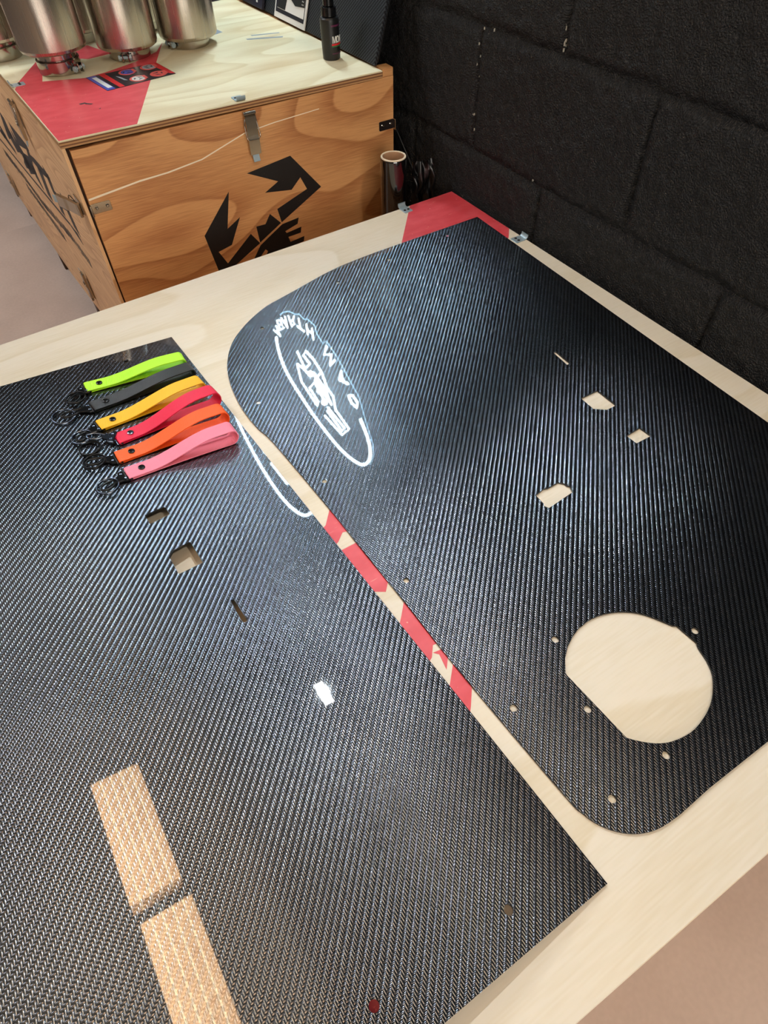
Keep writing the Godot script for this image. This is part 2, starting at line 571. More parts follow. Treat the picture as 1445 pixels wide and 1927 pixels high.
# ------------------------------------------------------------------ setting
func build_room() -> void:
	var b := MB.new()
	b.box(Vector3(-2.4, FLOOR - 0.05, 0), Vector3(5.2, 0.1, 9.2))
	struct(obj("floor", b, M.floor), "worn warm grey concrete floor beside the plywood crates", "floor")
	b = MB.new()
	b.box(Vector3(-2.4, 2.6, 0), Vector3(5.2, 0.1, 9.2))
	struct(obj("ceiling", b, M.ceiling_paint), "dark painted ceiling above the crates", "ceiling")
	for d in [["wall_left", Vector3(-4.95, 1.23, 0), Vector3(0.1, 2.64, 9.2), "plain light wall facing the black block wall"], ["wall_back", Vector3(-2.4, 1.23, -4.55), Vector3(5.0, 2.64, 0.1), "plain light wall behind the far crate"], ["wall_front", Vector3(-2.4, 1.23, 4.55), Vector3(5.0, 2.64, 0.1), "plain light wall behind the camera"]]:
		b = MB.new()
		b.box(d[1], d[2])
		struct(obj(d[0], b, M.plain_wall), d[3], "wall")
	var wn := Node3D.new()
	wn.name = "window_1"
	add_child(wn)
	struct(wn, "unseen wide bright window behind the camera, placed to light the crate fronts", "window")
	b = MB.new()
	b.box(Vector3(-1.6, 1.45, 4.487), Vector3(2.6, 1.5, 0.012))
	obj("pane", b, M.unseen_window_pane, wn)
	for q in [[Vector3(-1.6, 2.225, 4.47), Vector3(2.72, 0.06, 0.06)], [Vector3(-1.6, 0.675, 4.47), Vector3(2.72, 0.06, 0.06)], [Vector3(-2.93, 1.45, 4.47), Vector3(0.06, 1.5, 0.06)], [Vector3(-0.27, 1.45, 4.47), Vector3(0.06, 1.5, 0.06)]]:
		b = MB.new()
		b.box(q[0], q[1], Transform3D.IDENTITY, 0.004)
		obj("frame", b, M.lamp_frame, wn)
	# the black wall: rough blocks proud of a mortar bed
	var w := Node3D.new()
	w.name = "wall_right"
	add_child(w)
	struct(w, "black painted wall of rough concrete blocks beside both crates", "wall")
	b = MB.new()
	b.box(Vector3(WALL_X + 0.115, 1.23, 0), Vector3(0.2, 2.64, 9.2))
	obj("mortar_bed", b, M.black_wall, w)
	var nz := noise(91, 4)
	var rag := noise(92, 2)
	for row in range(-3, 4):
		var y0 := T + 0.093 + row * 0.2065
		if y0 + 0.2 < FLOOR:
			continue
		var shift := 0.025 if row % 2 == 0 else 0.235
		for col in range(-3, 4):
			var z0 := shift + col * 0.4135
			if z0 < -1.3 or z0 > 1.35:
				continue
			block(w, maxf(y0, FLOOR), y0 + 0.2065, z0, z0 + 0.4135, nz, rag)
	# flecks where the paint has come off along the joints
	var f := MB.new()
	var rng := RandomNumberGenerator.new()
	rng.seed = 17
	for s in [[0.025, 0.28, 0.11, 9], [0.236, 0.35, 0.30, 12], [0.21, 0.12, -0.03, 8], [0.05, 0.30, 0.29, 3], [0.187, 0.06, -0.02, 10], [-0.1, 0.16, 0.10, 4]]:
		for k in s[3]:
			var y: float = T + lerpf(s[1], s[2], rng.randf())
			var z: float = s[0] + rng.randfn(0, 0.009)
			var r := rng.randf_range(0.0008, 0.0026)
			var q := PackedVector2Array()
			for j in 6:
				q.append(Vector2(z, y) + Vector2(cos(TAU * j / 6) * 0.7, sin(TAU * j / 6) * 1.5) * r * rng.randf_range(0.6, 1.2))
			f.prism(q, 0, 0.002, Transform3D(Basis(Vector3(0, 0, 1), Vector3(0, 1, 0), Vector3(-1, 0, 0)), Vector3(WALL_X + 0.004, 0, 0)))
	obj("bare_fleck", f, M.chip, w).set_meta("kind", "stuff")


func grid(b: MB, pts: Array, hint: Vector3) -> void:
	var nj := pts.size() - 1
	var ni: int = pts[0].size() - 1
	var nor := []
	for j in nj + 1:
		var row := []
		for i in ni + 1:
			var a: Vector3 = pts[j][mini(i + 1, ni)] - pts[j][maxi(i - 1, 0)]
			var c: Vector3 = pts[mini(j + 1, nj)][i] - pts[maxi(j - 1, 0)][i]
			var k := a.cross(c).normalized()
			row.append(k if k.dot(hint) > 0 else -k)
		nor.append(row)
	for j in nj:
		for i in ni:
			b.smooth(pts[j][i], pts[j][i + 1], pts[j + 1][i + 1], nor[j][i], nor[j][i + 1], nor[j + 1][i + 1], Vector2.ZERO, Vector2.ZERO, Vector2.ZERO)
			b.smooth(pts[j][i], pts[j + 1][i + 1], pts[j + 1][i], nor[j][i], nor[j + 1][i + 1], nor[j + 1][i], Vector2.ZERO, Vector2.ZERO, Vector2.ZERO)


func block(w: Node, y0: float, y1: float, z0: float, z1: float, nz: FastNoiseLite, rag: FastNoiseLite) -> void:
	var b := MB.new()
	var nzc := 110; var nyc := 55
	var pts := []
	var joint := 0.002
	for j in nyc + 1:
		var row := []
		for i in nzc + 1:
			var z := lerpf(z0, z1, float(i) / nzc); var y := lerpf(y0, y1, float(j) / nyc)
			var ez := minf(z - z0, z1 - z); var ey := minf(y - y0, y1 - y)
			var e := minf(ez * 1.6, ey) + rag.get_noise_2d(z * 10.0, y * 10.0) * 0.006 + rag.get_noise_2d(z * 60.0 + 40.0, y * 60.0) * 0.004
			var face := smoothstep(-0.004, 0.014, e - joint)
			var x := WALL_X + 0.0075 * (1.0 - face) + nz.get_noise_3d(z * 40.0, y * 40.0, 0.0) * 0.0026 + nz.get_noise_3d(z * 120.0, y * 120.0, 7.0) * 0.0016 + nz.get_noise_2d(z * 5.0, y * 5.0) * 0.003 - 0.001
			row.append(Vector3(x, y, z))
		pts.append(row)
	grid(b, pts, Vector3(-1, 0, 0))
	obj("block", b, M.black_wall, w)


# a frame whose polygon x runs along world x, polygon y along world z, and that extrudes upwards
func flat(y: float) -> Transform3D:
	return Transform3D(Basis(Vector3(1, 0, 0), Vector3(0, 0, 1), Vector3(0, 1, 0)), Vector3(0, y, 0))


func plies(parent: Node, poly: PackedVector2Array, y0: float, y1: float, top: Material, layers := 5) -> void:
	var t := (y1 - y0) / layers
	for k in layers:
		var b := MB.new()
		var last := k == layers - 1
		var q := poly
		if k % 2 == 1:
			var g := Geometry2D.offset_polygon(poly, -0.0006, Geometry2D.JOIN_MITER)
			q = g[0]
		b.prism(q, y0 + k * t, y0 + (k + 1) * t, flat(0), 0.0008 if last else 0.0)
		var o := obj("veneer", b, top if last else (M.ply_dark if k % 2 == 1 else M.ply_light), parent)
		if last:
			o.set_meta("label", "pale birch top face")


# catch plate lying on a lid, its lip curling up over the edge; x runs along the edge, z out over it
func catch_plate(parent: Node, at: Transform3D, m: Material) -> void:
	var c := part("catch_plate", parent, at)
	var b := MB.new()
	b.prism(rounded(Vector2(-0.010, -0.024), Vector2(0.010, -0.0005), 0.002), 0.0, 0.0014, flat(0), 0.0003)
	var prev := Vector2(-0.001, 0.0007)
	for k in 7:
		var t := PI * 0.62 * (k + 1) / 7.0
		var q := Vector2(-0.001 + sin(t) * 0.006, 0.0007 + (1 - cos(t)) * 0.006)
		var d := (q - prev).normalized() * 0.0007
		var o := Vector3(0, d.x, -d.y)
		for s in [1.0, -1.0]:
			b.quad(Vector3(-0.009, prev.y, prev.x) + o * s, Vector3(0.009, prev.y, prev.x) + o * s, Vector3(0.009, q.y, q.x) + o * s, Vector3(-0.009, q.y, q.x) + o * s, o * s)
		for s in [1.0, -1.0]:
			b.quad(Vector3(0.009 * s, prev.y, prev.x) + o, Vector3(0.009 * s, prev.y, prev.x) - o, Vector3(0.009 * s, q.y, q.x) - o, Vector3(0.009 * s, q.y, q.x) + o, Vector3(s, 0, 0))
		prev = q
	obj("strike", b, m, c)
	for x in [-0.0045, 0.0045]:
		b = MB.new()
		b.lathe([Vector2(0.0028, 0.0012), Vector2(0.0024, 0.0024), Vector2(0.001, 0.0027), Vector2(0.0008, 0.0018), Vector2(0, 0.0018)], 12, Transform3D(Basis.IDENTITY, Vector3(x, 0, -0.014)))
		obj("screw", b, M.dark_plate, c)


# toggle latch flat on a face: x right, y up, z out; its roller at y = 0
func toggle_latch(parent: Node, at: Transform3D, m: Material, open := 0.0) -> void:
	var c := part("toggle_latch", parent, at)
	var b := MB.new()
	b.box(Vector3(0, -0.028, 0.0012), Vector3(0.022, 0.052, 0.0016), Transform3D.IDENTITY, 0.0004)
	obj("base_plate", b, m, c)
	var lv := part("lever", c, Transform3D(Basis(Vector3.RIGHT, open), Vector3(0, -0.006, 0.006)))
	b = MB.new()
	var side := pack([Vector2(0.0, 0.0), Vector2(0.003, 0.0045), Vector2(0.036, 0.0035), Vector2(0.042, 0.0055), Vector2(0.070, 0.0045), Vector2(0.070, -0.001), Vector2(0.0, -0.004)])
	b.prism(side, -0.0112, 0.0112, Transform3D(Basis(Vector3(0, -1, 0), Vector3(0, 0, 1), Vector3(1, 0, 0)), Vector3.ZERO))
	obj("lever_body", b, m, lv).scale = Vector3(1, 1, 1)
	b = MB.new()
	b.box(Vector3.ZERO, Vector3(0.0140, 0.0150, 0.0014), Transform3D(Basis(Vector3.RIGHT, -0.25), Vector3(0, -0.0765, 0.002)), 0.0004)
	obj("thumb_tab", b, M.zinc, lv)
	b = MB.new()
	b.tube([Vector3(-0.0125, -0.0035, 0.0075), Vector3(0.0125, -0.0035, 0.0075)], 0.0033, 12)
	obj("roller", b, M.polished_steel, c)
	b = MB.new()
	b.tube(spline([Vector3(-0.0115, -0.012, 0.007), Vector3(-0.0135, -0.022, 0.008), Vector3(-0.0135, -0.040, 0.010), Vector3(-0.011, -0.0475, 0.0118), Vector3(0.000, -0.0485, 0.0122), Vector3(0.011, -0.0475, 0.0118), Vector3(0.0145, -0.041, 0.010), Vector3(0.0125, -0.024, 0.008), Vector3(0.0115, -0.012, 0.007)]), 0.0011, 8)
	obj("bail", b, M.polished_steel, c)


func riveted_plate(parent: Node, at: Transform3D, w: float, h: float, m: Material, rivets: Array, lip := 0.0) -> void:
	var c := part("corner_plate", parent, at)
	var b := MB.new()
	b.prism(rounded(Vector2(0, -h), Vector2(w, 0), 0.0025), 0.0, 0.0014, Transform3D.IDENTITY, 0.0003)
	obj("plate", b, m, c)
	b = MB.new()
	b.box(Vector3(lip, -h * 0.5 - 0.0015, 0.0035), Vector3(0.0028, h + 0.003, 0.008), Transform3D.IDENTITY, 0.0008)
	obj("hook_lip", b, M.polished_steel, c)
	for r in rivets:
		b = MB.new()
		b.lathe([Vector2(0.0034, 0.001), Vector2(0.0031, 0.0024), Vector2(0.0018, 0.0031), Vector2(0.0012, 0.0025), Vector2(0.001, 0.0012), Vector2(0, 0.0012)], 14, Transform3D(Basis(Vector3(1, 0, 0), Vector3(0, 0, 1), Vector3(0, -1, 0)), Vector3(r.x, r.y, 0)))
		obj("rivet", b, M.polished_steel, c)


# ------------------------------------------------------------------ the near crate, used as a bench
func build_bench() -> void:
	var t := thing("plywood_crate", "near plywood crate used as a bench, its pale birch lid under the carbon sheets", "crate")
	var out := pack([Vector2(0.007, -0.0118), Vector2(-0.0065, 1.197), Vector2(-1.45, 1.159), Vector2(-1.45, 0.0163)])
	var lid := part("lid", t)
	plies(lid, out, T - 0.015, T, M.birch_bench)
	var ins := Geometry2D.offset_polygon(out, -0.006, Geometry2D.JOIN_MITER)[0]
	var names := ["side_board", "side_board", "side_board", "side_board"]
	for k in 4:
		var a: Vector2 = ins[k]; var b2: Vector2 = ins[(k + 1) % 4]
		var inn := (Vector2(-0.72, 0.6) - (a + b2) * 0.5).normalized()
		var d := (b2 - a).normalized()
		var nn := Vector2(-d.y, d.x)
		if nn.dot(inn) < 0:
			nn = -nn
		var b := MB.new()
		var q := pack([a + d * (0.0125 if k % 2 else 0.0), b2 - d * (0.0125 if k % 2 else 0.0), b2 - d * (0.0125 if k % 2 else 0.0) + nn * 0.012, a + d * (0.0125 if k % 2 else 0.0) + nn * 0.012])
		b.prism(q, FLOOR, T - 0.0151, flat(0), 0.0)
		obj(names[k], b, M.pine_side, t)
	# red lettering on the lid, most of it under the sheets
	for q in [
		[Vector2(0.0065, -0.0112), Vector2(-0.1061, -0.0088), Vector2(-0.2112, 0.115), Vector2(-0.2978, 0.2179), Vector2(-0.1579, 0.2919), Vector2(-0.0202, 0.2139), Vector2(0.0034, 0.1874)],
		[Vector2(-0.6641, 0.6232), Vector2(-0.6807, 0.6425), Vector2(-0.7200, 0.6600), Vector2(-0.7100, 0.6900), Vector2(-0.6799, 0.6737), Vector2(-0.6683, 0.6641), Vector2(-0.6635, 0.6657), Vector2(-0.6559, 0.6664), Vector2(-0.62, 0.66), Vector2(-0.63, 0.61)],
		[Vector2(-0.7018, 0.6872), Vector2(-0.6587, 0.6875), Vector2(-0.630, 0.689), Vector2(-0.628, 0.735), Vector2(-0.6596, 0.7565), Vector2(-0.6701, 0.7676), Vector2(-0.6807, 0.7606), Vector2(-0.72, 0.742)],
		[Vector2(-0.6417, 0.7709), Vector2(-0.6746, 0.8062), Vector2(-0.6946, 0.826), Vector2(-0.6934, 0.875), Vector2(-0.6734, 0.865), Vector2(-0.6638, 0.8536), Vector2(-0.6591, 0.8545), Vector2(-0.6112, 0.8562), Vector2(-0.6117, 0.7719)],
		[Vector2(-0.6692, 0.8612), Vector2(-0.658, 0.863), Vector2(-0.6575, 0.8732), Vector2(-0.6685, 0.8853), Vector2(-0.6646, 0.8664)],
		[Vector2(-0.642, 0.8668), Vector2(-0.6724, 0.8974), Vector2(-0.6901, 0.9155), Vector2(-0.6908, 0.9509), Vector2(-0.6718, 0.9319), Vector2(-0.6558, 0.9134), Vector2(-0.622, 0.8988)],
		[Vector2(-0.9022, 1.058), Vector2(-0.8644, 1.079), Vector2(-0.8431, 1.12), Vector2(-0.8539, 1.124), Vector2(-0.898, 1.092)]]:
		var b := MB.new()
		b.prism(pack(q), T, T + 0.0003, flat(0))
		obj("red_lettering", b, M.red_paint, lid)
	catch_plate(lid, Transform3D(Basis(Vector3.UP, PI + 0.02), Vector3(-0.124, T, -0.0095)), M.zinc)
	catch_plate(lid, Transform3D(Basis(Vector3.UP, PI / 2), Vector3(0.0012, T, 0.231)), M.zinc)


# ------------------------------------------------------------------ the far crate
const U2 := Vector2(0.99933, 0.03669)       # along its front, in x and z
const S2 := Vector2(-0.05365, -0.99856)     # along its left side, in its own x and z
const DEEP := 1.7


func crate_frame() -> Transform3D:
	return Transform3D(Basis(Vector3(U2.x, 0, U2.y), Vector3.UP, Vector3(-U2.y, 0, U2.x)), Vector3(-0.7149, 0, -0.1988))


# the left side as a frame: x runs back along the side, y up from the lid's top, z out to the left
func side_frame() -> Transform3D:
	return Transform3D(Basis(Vector3(S2.x, 0, S2.y), Vector3.UP, Vector3(-S2.y, 0, S2.x) * -1.0), Vector3(0, LID2, 0))


func front_frame() -> Transform3D:
	return Transform3D(Basis.IDENTITY, Vector3(0, LID2, 0))


func build_crate() -> void:
	var t := thing("plywood_crate", "far orange plywood crate with a black scorpion emblem and steel latches", "crate", crate_frame())
	var W := 0.6766
	var back := S2 * DEEP
	var lid := part("lid", t)
	plies(lid, pack([Vector2(-0.001, 0.001), Vector2(0.650, 0.001), Vector2(0.650, 0.001) + back, Vector2(-0.001, 0.001) + back]), LID2 - 0.0125, LID2, M.birch_far)
	# sides; the underside falls a little towards the back
	var b := MB.new()
	var sf := side_frame()
	b.prism(pack([Vector2(0, -0.0127), Vector2(DEEP, -0.0127), Vector2(DEEP, -0.675), Vector2(0.8, -0.632), Vector2(0.5, -0.588), Vector2(0, -0.520)]), -0.0058, 0.0, sf, 0.0006)
	var side := obj("side_board", b, M.pine_side, t)
	b = MB.new()
	b.prism(pack([Vector2(0.0125, -0.002), Vector2(DEEP, -0.002), Vector2(DEEP, -0.675), Vector2(0.5, -0.588), Vector2(0.0125, -0.522)]), 0.0, 0.012, Transform3D(sf.basis, sf.origin + Vector3(W - 0.0125, 0, 0)), 0.0)
	obj("side_board", b, M.pine_front, t)
	b = MB.new()
	b.prism(pack([Vector2(0.0118, -0.0185), Vector2(W - 0.0131, -0.0130), Vector2(W, -0.0128), Vector2(W, -0.520), Vector2(0.0062, -0.520)]), -0.012, 0.0, front_frame(), 0.0006)
	var front := obj("front_panel", b, M.pine_front, t)
	b = MB.new()
	b.prism(pack([Vector2(0.652, 0.0015), Vector2(W, 0.0015), Vector2(W, -0.0126), Vector2(0.652, -0.0126)]), -0.030, -0.001, front_frame(), 0.0006)
	obj("corner_block", b, M.pine_front, t)
	b = MB.new()
	b.prism(pack([Vector2(0.0075, -0.0135) , Vector2(0.0105, -0.5), Vector2(0.4, -0.5), Vector2(0.4, -0.0135)]), -0.03, -0.018, front_frame(), 0.0)
	obj("dark_gap_board", b, M.dark_wood, t)  # dark board behind the gap, standing in for the shade inside
	b = MB.new()
	b.box(Vector3(0.33, LID2 - 0.34, 0) + Vector3(S2.x, 0, S2.y) * (DEEP - 0.01), Vector3(W - 0.03, 0.6, 0.012))
	obj("back_board", b, M.pine_front, t)
	b = MB.new()
	b.prism(pack([Vector2(0.012, -0.03), Vector2(W - 0.012, -0.03), Vector2(W - 0.012, -0.03) + back * 0.97, Vector2(0.012, -0.03) + back * 0.97]), LID2 - 0.515, LID2 - 0.503, flat(0))
	obj("bottom_board", b, M.ply_light, t)
	# dark battens the crate stands on
	for z in [0.10, 0.62, 1.10, 1.58]:
		b = MB.new()
		var o: Vector3 = Vector3(S2.x, 0, S2.y) * z
		var hh: float = LID2 - 0.512 - z * 0.12 - FLOOR
		b.box(o + Vector3(0.31, FLOOR + hh * 0.5, 0), Vector3(0.60, hh, 0.09), Transform3D.IDENTITY, 0.003)
		obj("batten", b, M.dark_wood, t)
	# pale line of a bare glue joint across the front
	b = MB.new()
	var gl := [Vector2(0.0124, -0.1031), Vector2(0.1129, -0.0923), Vector2(0.1685, -0.0898), Vector2(0.2401, -0.0815), Vector2(0.335, -0.0540), Vector2(0.40, -0.0475), Vector2(0.50, -0.0420)]
	for k in gl.size() - 1:
		var th: float = lerpf(0.0018, 0.0006, float(k) / (gl.size() - 1))
		b.prism(pack([gl[k] + Vector2(0, th), gl[k] - Vector2(0, th), gl[k + 1] - Vector2(0, th * 0.8), gl[k + 1] + Vector2(0, th * 0.8)]), 0, 0.0003, front_frame())
	obj("bare_streak", b, M.beam_glue, front)
	# the scorpion emblem
	var emblem := part("scorpion_emblem", t)
	for q in [
		[Vector2(0.3252, -0.1268), Vector2(0.4248, -0.1145), Vector2(0.4888, -0.192), Vector2(0.3849, -0.244), Vector2(0.3792, -0.2132), Vector2(0.4544, -0.1886), Vector2(0.4418, -0.1613), Vector2(0.4182, -0.1818), Vector2(0.3574, -0.1734), Vector2(0.3904, -0.1577)],
		[Vector2(0.2798, -0.152), Vector2(0.2084, -0.2264), Vector2(0.2213, -0.3143), Vector2(0.2558, -0.311), Vector2(0.3269, -0.2756), Vector2(0.3095, -0.2497), Vector2(0.2449, -0.2992), Vector2(0.2302, -0.2681), Vector2(0.2626, -0.2613), Vector2(0.2925, -0.2083), Vector2(0.2605, -0.2253)],
		[Vector2(0.3248, -0.2377), Vector2(0.3466, -0.2381), Vector2(0.3605, -0.2192), Vector2(0.383, -0.2447), Vector2(0.3272, -0.2745)],
		[Vector2(0.3854, -0.2485), Vector2(0.4266, -0.2443), Vector2(0.4222, -0.2572), Vector2(0.3901, -0.2659), Vector2(0.3929, -0.2708), Vector2(0.4303, -0.2663), Vector2(0.4273, -0.279), Vector2(0.3958, -0.2806), Vector2(0.3993, -0.2933), Vector2(0.4349, -0.2895), Vector2(0.432, -0.3013), Vector2(0.4013, -0.304), Vector2(0.404, -0.3168), Vector2(0.3642, -0.3398), Vector2(0.3054, -0.3437), Vector2(0.3335, -0.311), Vector2(0.3422, -0.2988), Vector2(0.3367, -0.293), Vector2(0.3182, -0.3107), Vector2(0.304, -0.3099), Vector2(0.3268, -0.281)]]:
		b = MB.new()
		b.prism(pack(q), 0.0, 0.0004, front_frame())
		obj("scorpion_piece", b, M.black_ink, emblem)
	# the stretched lettering on the left side
	b = MB.new()
	for q in [
		[Vector2(0.823, -0.183), Vector2(0.792, -0.187), Vector2(0.791, -0.222), Vector2(0.883, -0.253)],
		[Vector2(1.003, -0.262), Vector2(0.994, -0.273), Vector2(0.958, -0.277), Vector2(1.029, -0.294)],
		[Vector2(1.065, -0.291), Vector2(0.986, -0.284), Vector2(0.883, -0.292), Vector2(0.946, -0.293)],
		[Vector2(0.851, -0.237), Vector2(0.781, -0.217), Vector2(0.744, -0.244), Vector2(0.813, -0.265)],
		[Vector2(0.701, -0.177), Vector2(0.657, -0.177), Vector2(0.528, -0.173), Vector2(0.692, -0.210)],
		[Vector2(0.737, -0.204), Vector2(0.724, -0.220), Vector2(0.669, -0.237), Vector2(0.742, -0.247)],
		[Vector2(0.728, -0.231), Vector2(0.690, -0.243), Vector2(0.580, -0.244), Vector2(0.709, -0.287)],
		[Vector2(0.539, -0.175), Vector2(0.539, -0.188), Vector2(0.555, -0.210), Vector2(0.570, -0.205)],
		[Vector2(0.669, -0.237), Vector2(0.573, -0.216), Vector2(0.575, -0.242), Vector2(0.752, -0.286)],
		[Vector2(0.540, -0.199), Vector2(0.480, -0.189), Vector2(0.351, -0.180), Vector2(0.441, -0.196)],
		[Vector2(0.587, -0.228), Vector2(0.585, -0.245), Vector2(0.569, -0.278), Vector2(0.605, -0.266)],
		[Vector2(0.485, -0.209), Vector2(0.448, -0.201), Vector2(0.476, -0.272), Vector2(0.502, -0.270)],
		[Vector2(0.376, -0.175), Vector2(0.349, -0.182), Vector2(0.364, -0.222), Vector2(0.377, -0.219)],
		[Vector2(0.367, -0.219), Vector2(0.338, -0.216), Vector2(0.244, -0.210), Vector2(0.332, -0.234)],
		[Vector2(0.364, -0.233), Vector2(0.341, -0.236), Vector2(0.350, -0.260), Vector2(0.372, -0.261)],
		[Vector2(0.262, -0.191), Vector2(0.238, -0.197), Vector2(0.256, -0.218), Vector2(0.272, -0.211)],
		[Vector2(0.270, -0.214), Vector2(0.244, -0.210), Vector2(0.231, -0.255), Vector2(0.256, -0.250)]]:
		var fat := Geometry2D.offset_polygon(hull(q), 0.0075, Geometry2D.JOIN_MITER)
		b.prism(fat[0], 0.0, 0.0004, sf)
	obj("lettering", b, M.side_ink, side)
	b = MB.new()
	for q in [[Vector2(1.195, -0.352), Vector2(0.822, -0.319), Vector2(0.835, -0.328), Vector2(1.23, -0.364)], [Vector2(0.822, -0.319), Vector2(0.310, -0.269), Vector2(0.326, -0.279), Vector2(0.84, -0.329)], [Vector2(0.340, -0.275), Vector2(0.252, -0.267), Vector2(0.231, -0.287), Vector2(0.316, -0.274)]]:
		b.prism(hull(q), 0.0, 0.0004, sf)
	obj("underline", b, M.side_ink, side)
	b = MB.new()
	var rng := RandomNumberGenerator.new()
	rng.seed = 8
	for ln in [[Vector2(1.264, -0.411), Vector2(0.925, -0.385), Vector2(0.734, -0.382), Vector2(0.396, -0.335), Vector2(0.237, -0.337)], [Vector2(0.999, -0.426), Vector2(0.753, -0.415), Vector2(0.552, -0.408)]]:
		for k in ln.size() - 1:
			var p: Vector2 = ln[k]; var r: Vector2 = ln[k + 1]
			var cnt := int(p.distance_to(r) / 0.021)
			for j in cnt:
				var c := p.lerp(r, (j + 0.5) / cnt)
				var h := rng.randf_range(0.009, 0.014)
				var wd := rng.randf_range(0.006, 0.0095)
				b.prism(pack([c + Vector2(-wd, -h), c + Vector2(wd, -h), c + Vector2(wd * 0.7, h), c + Vector2(-wd * 0.9, h * 0.8)]), 0.0, 0.0004, sf)
	obj("small_lettering", b, M.side_ink, side)
	# hardware
	toggle_latch(t, Transform3D(Basis(Vector3(0, 0, 1), 0.0), Vector3(0.3485, LID2 - 0.0160, 0.0)), M.nickel)
	toggle_latch(t, sf * Transform3D(Basis(Vector3(-1, 0, 0), Vector3(0, 1, 0), Vector3(0, 0, -1)) * Basis(Vector3.UP, PI), Vector3(0.405, -0.040, 0.0)), M.nickel)
	toggle_latch(t, sf * Transform3D(Basis(Vector3(0, 1, 0), Vector3(-1, 0, 0), Vector3(0, 0, 1)), Vector3(0.012, -0.123, 0.0)), M.nickel, -0.3)
	toggle_latch(t, sf * Transform3D(Basis(Vector3(-1, 0, 0), Vector3(0, -1, 0), Vector3(0, 0, 1)), Vector3(0.44, -0.530, 0.0)), M.nickel)
	toggle_latch(t, sf * Transform3D(Basis(Vector3(-1, 0, 0), Vector3(0, -1, 0), Vector3(0, 0, 1)), Vector3(1.47, -0.630, 0.0)), M.nickel)
	riveted_plate(t, Transform3D(Basis(Vector3(0, 0, 1), 0.02), Vector3(0.0115, LID2 - 0.1113, 0.0002)), 0.0365, 0.0182, M.nickel, [Vector2(0.0092, -0.0084), Vector2(0.0292, -0.0086)], -0.0015)
	riveted_plate(t, Transform3D(Basis(Vector3(0, 0, 1), 0.02), Vector3(0.6396, LID2 - 0.0935, 0.0002)), 0.0370, 0.0182, M.dark_plate, [Vector2(0.0078, -0.0078), Vector2(0.0278, -0.0078)], 0.0378)
	catch_plate(lid, Transform3D(Basis(Vector3.UP, 0.0), Vector3(0.3395, LID2, -0.004)), M.zinc)
	catch_plate(lid, Transform3D(Basis(Vector3.UP, -PI / 2 + 0.05), Vector3(-0.016, LID2, -0.336)), M.zinc)
	# red lettering on its lid
	for q in [
		[Vector2(0.0005, -0.0008), Vector2(-0.0162, -0.3106), Vector2(0.0013, -0.3587), Vector2(0.0562, -0.4672), Vector2(0.0577, -0.4113), Vector2(0.0407, -0.3286), Vector2(0.1194, -0.3008), Vector2(0.1659, -0.3119), Vector2(0.2389, -0.3436), Vector2(0.298, -0.385), Vector2(0.3305, -0.4443), Vector2(0.1386, -0.0008)],
		[Vector2(0.10, -0.52), Vector2(0.18, -0.52), Vector2(0.194, -0.4757), Vector2(0.2138, -0.4323), Vector2(0.1565, -0.4205), Vector2(0.1319, -0.4443)]]:
		b = MB.new()
		b.prism(pack(q), LID2, LID2 + 0.0003, flat(0))
		obj("red_lettering", b, M.red_paint, lid)
	# grey scuffs on the pale wood
	b = MB.new()
	for q in [[Vector2(0.44, -0.47), Vector2(0.47, -0.475), Vector2(0.475, -0.44), Vector2(0.45, -0.43)], [Vector2(0.50, -0.36), Vector2(0.58, -0.33), Vector2(0.575, -0.322), Vector2(0.50, -0.35)], [Vector2(0.52, -0.38), Vector2(0.585, -0.362), Vector2(0.583, -0.357), Vector2(0.52, -0.372)], [Vector2(0.62, -0.20), Vector2(0.632, -0.195), Vector2(0.628, -0.19)]]:
		b = MB.new()
		b.prism(hull(q), LID2, LID2 + 0.00015, flat(0))
		obj("scuff", b, M.paper_grey, lid)
	for q in [[Vector2(0.0734, -0.1592), Vector2(0.0847, -0.1605), Vector2(0.088, -0.154), Vector2(0.0753, -0.1533)], [Vector2(0.086, -0.156), Vector2(0.097, -0.1457), Vector2(0.0929, -0.1428), Vector2(0.083, -0.151)], [Vector2(0.099, -0.1122), Vector2(0.1038, -0.1154), Vector2(0.102, -0.1105)]]:
		b = MB.new()
		b.prism(hull(q), LID2 + 0.0003, LID2 + 0.0005, flat(0))
		obj("dark_scuff", b, M.side_ink, lid)


func hull(q: Array) -> PackedVector2Array:
	var h := Geometry2D.convex_hull(pack(q))
	if h.size() > 1 and h[0] == h[h.size() - 1]:
		h.remove_at(h.size() - 1)
	return h


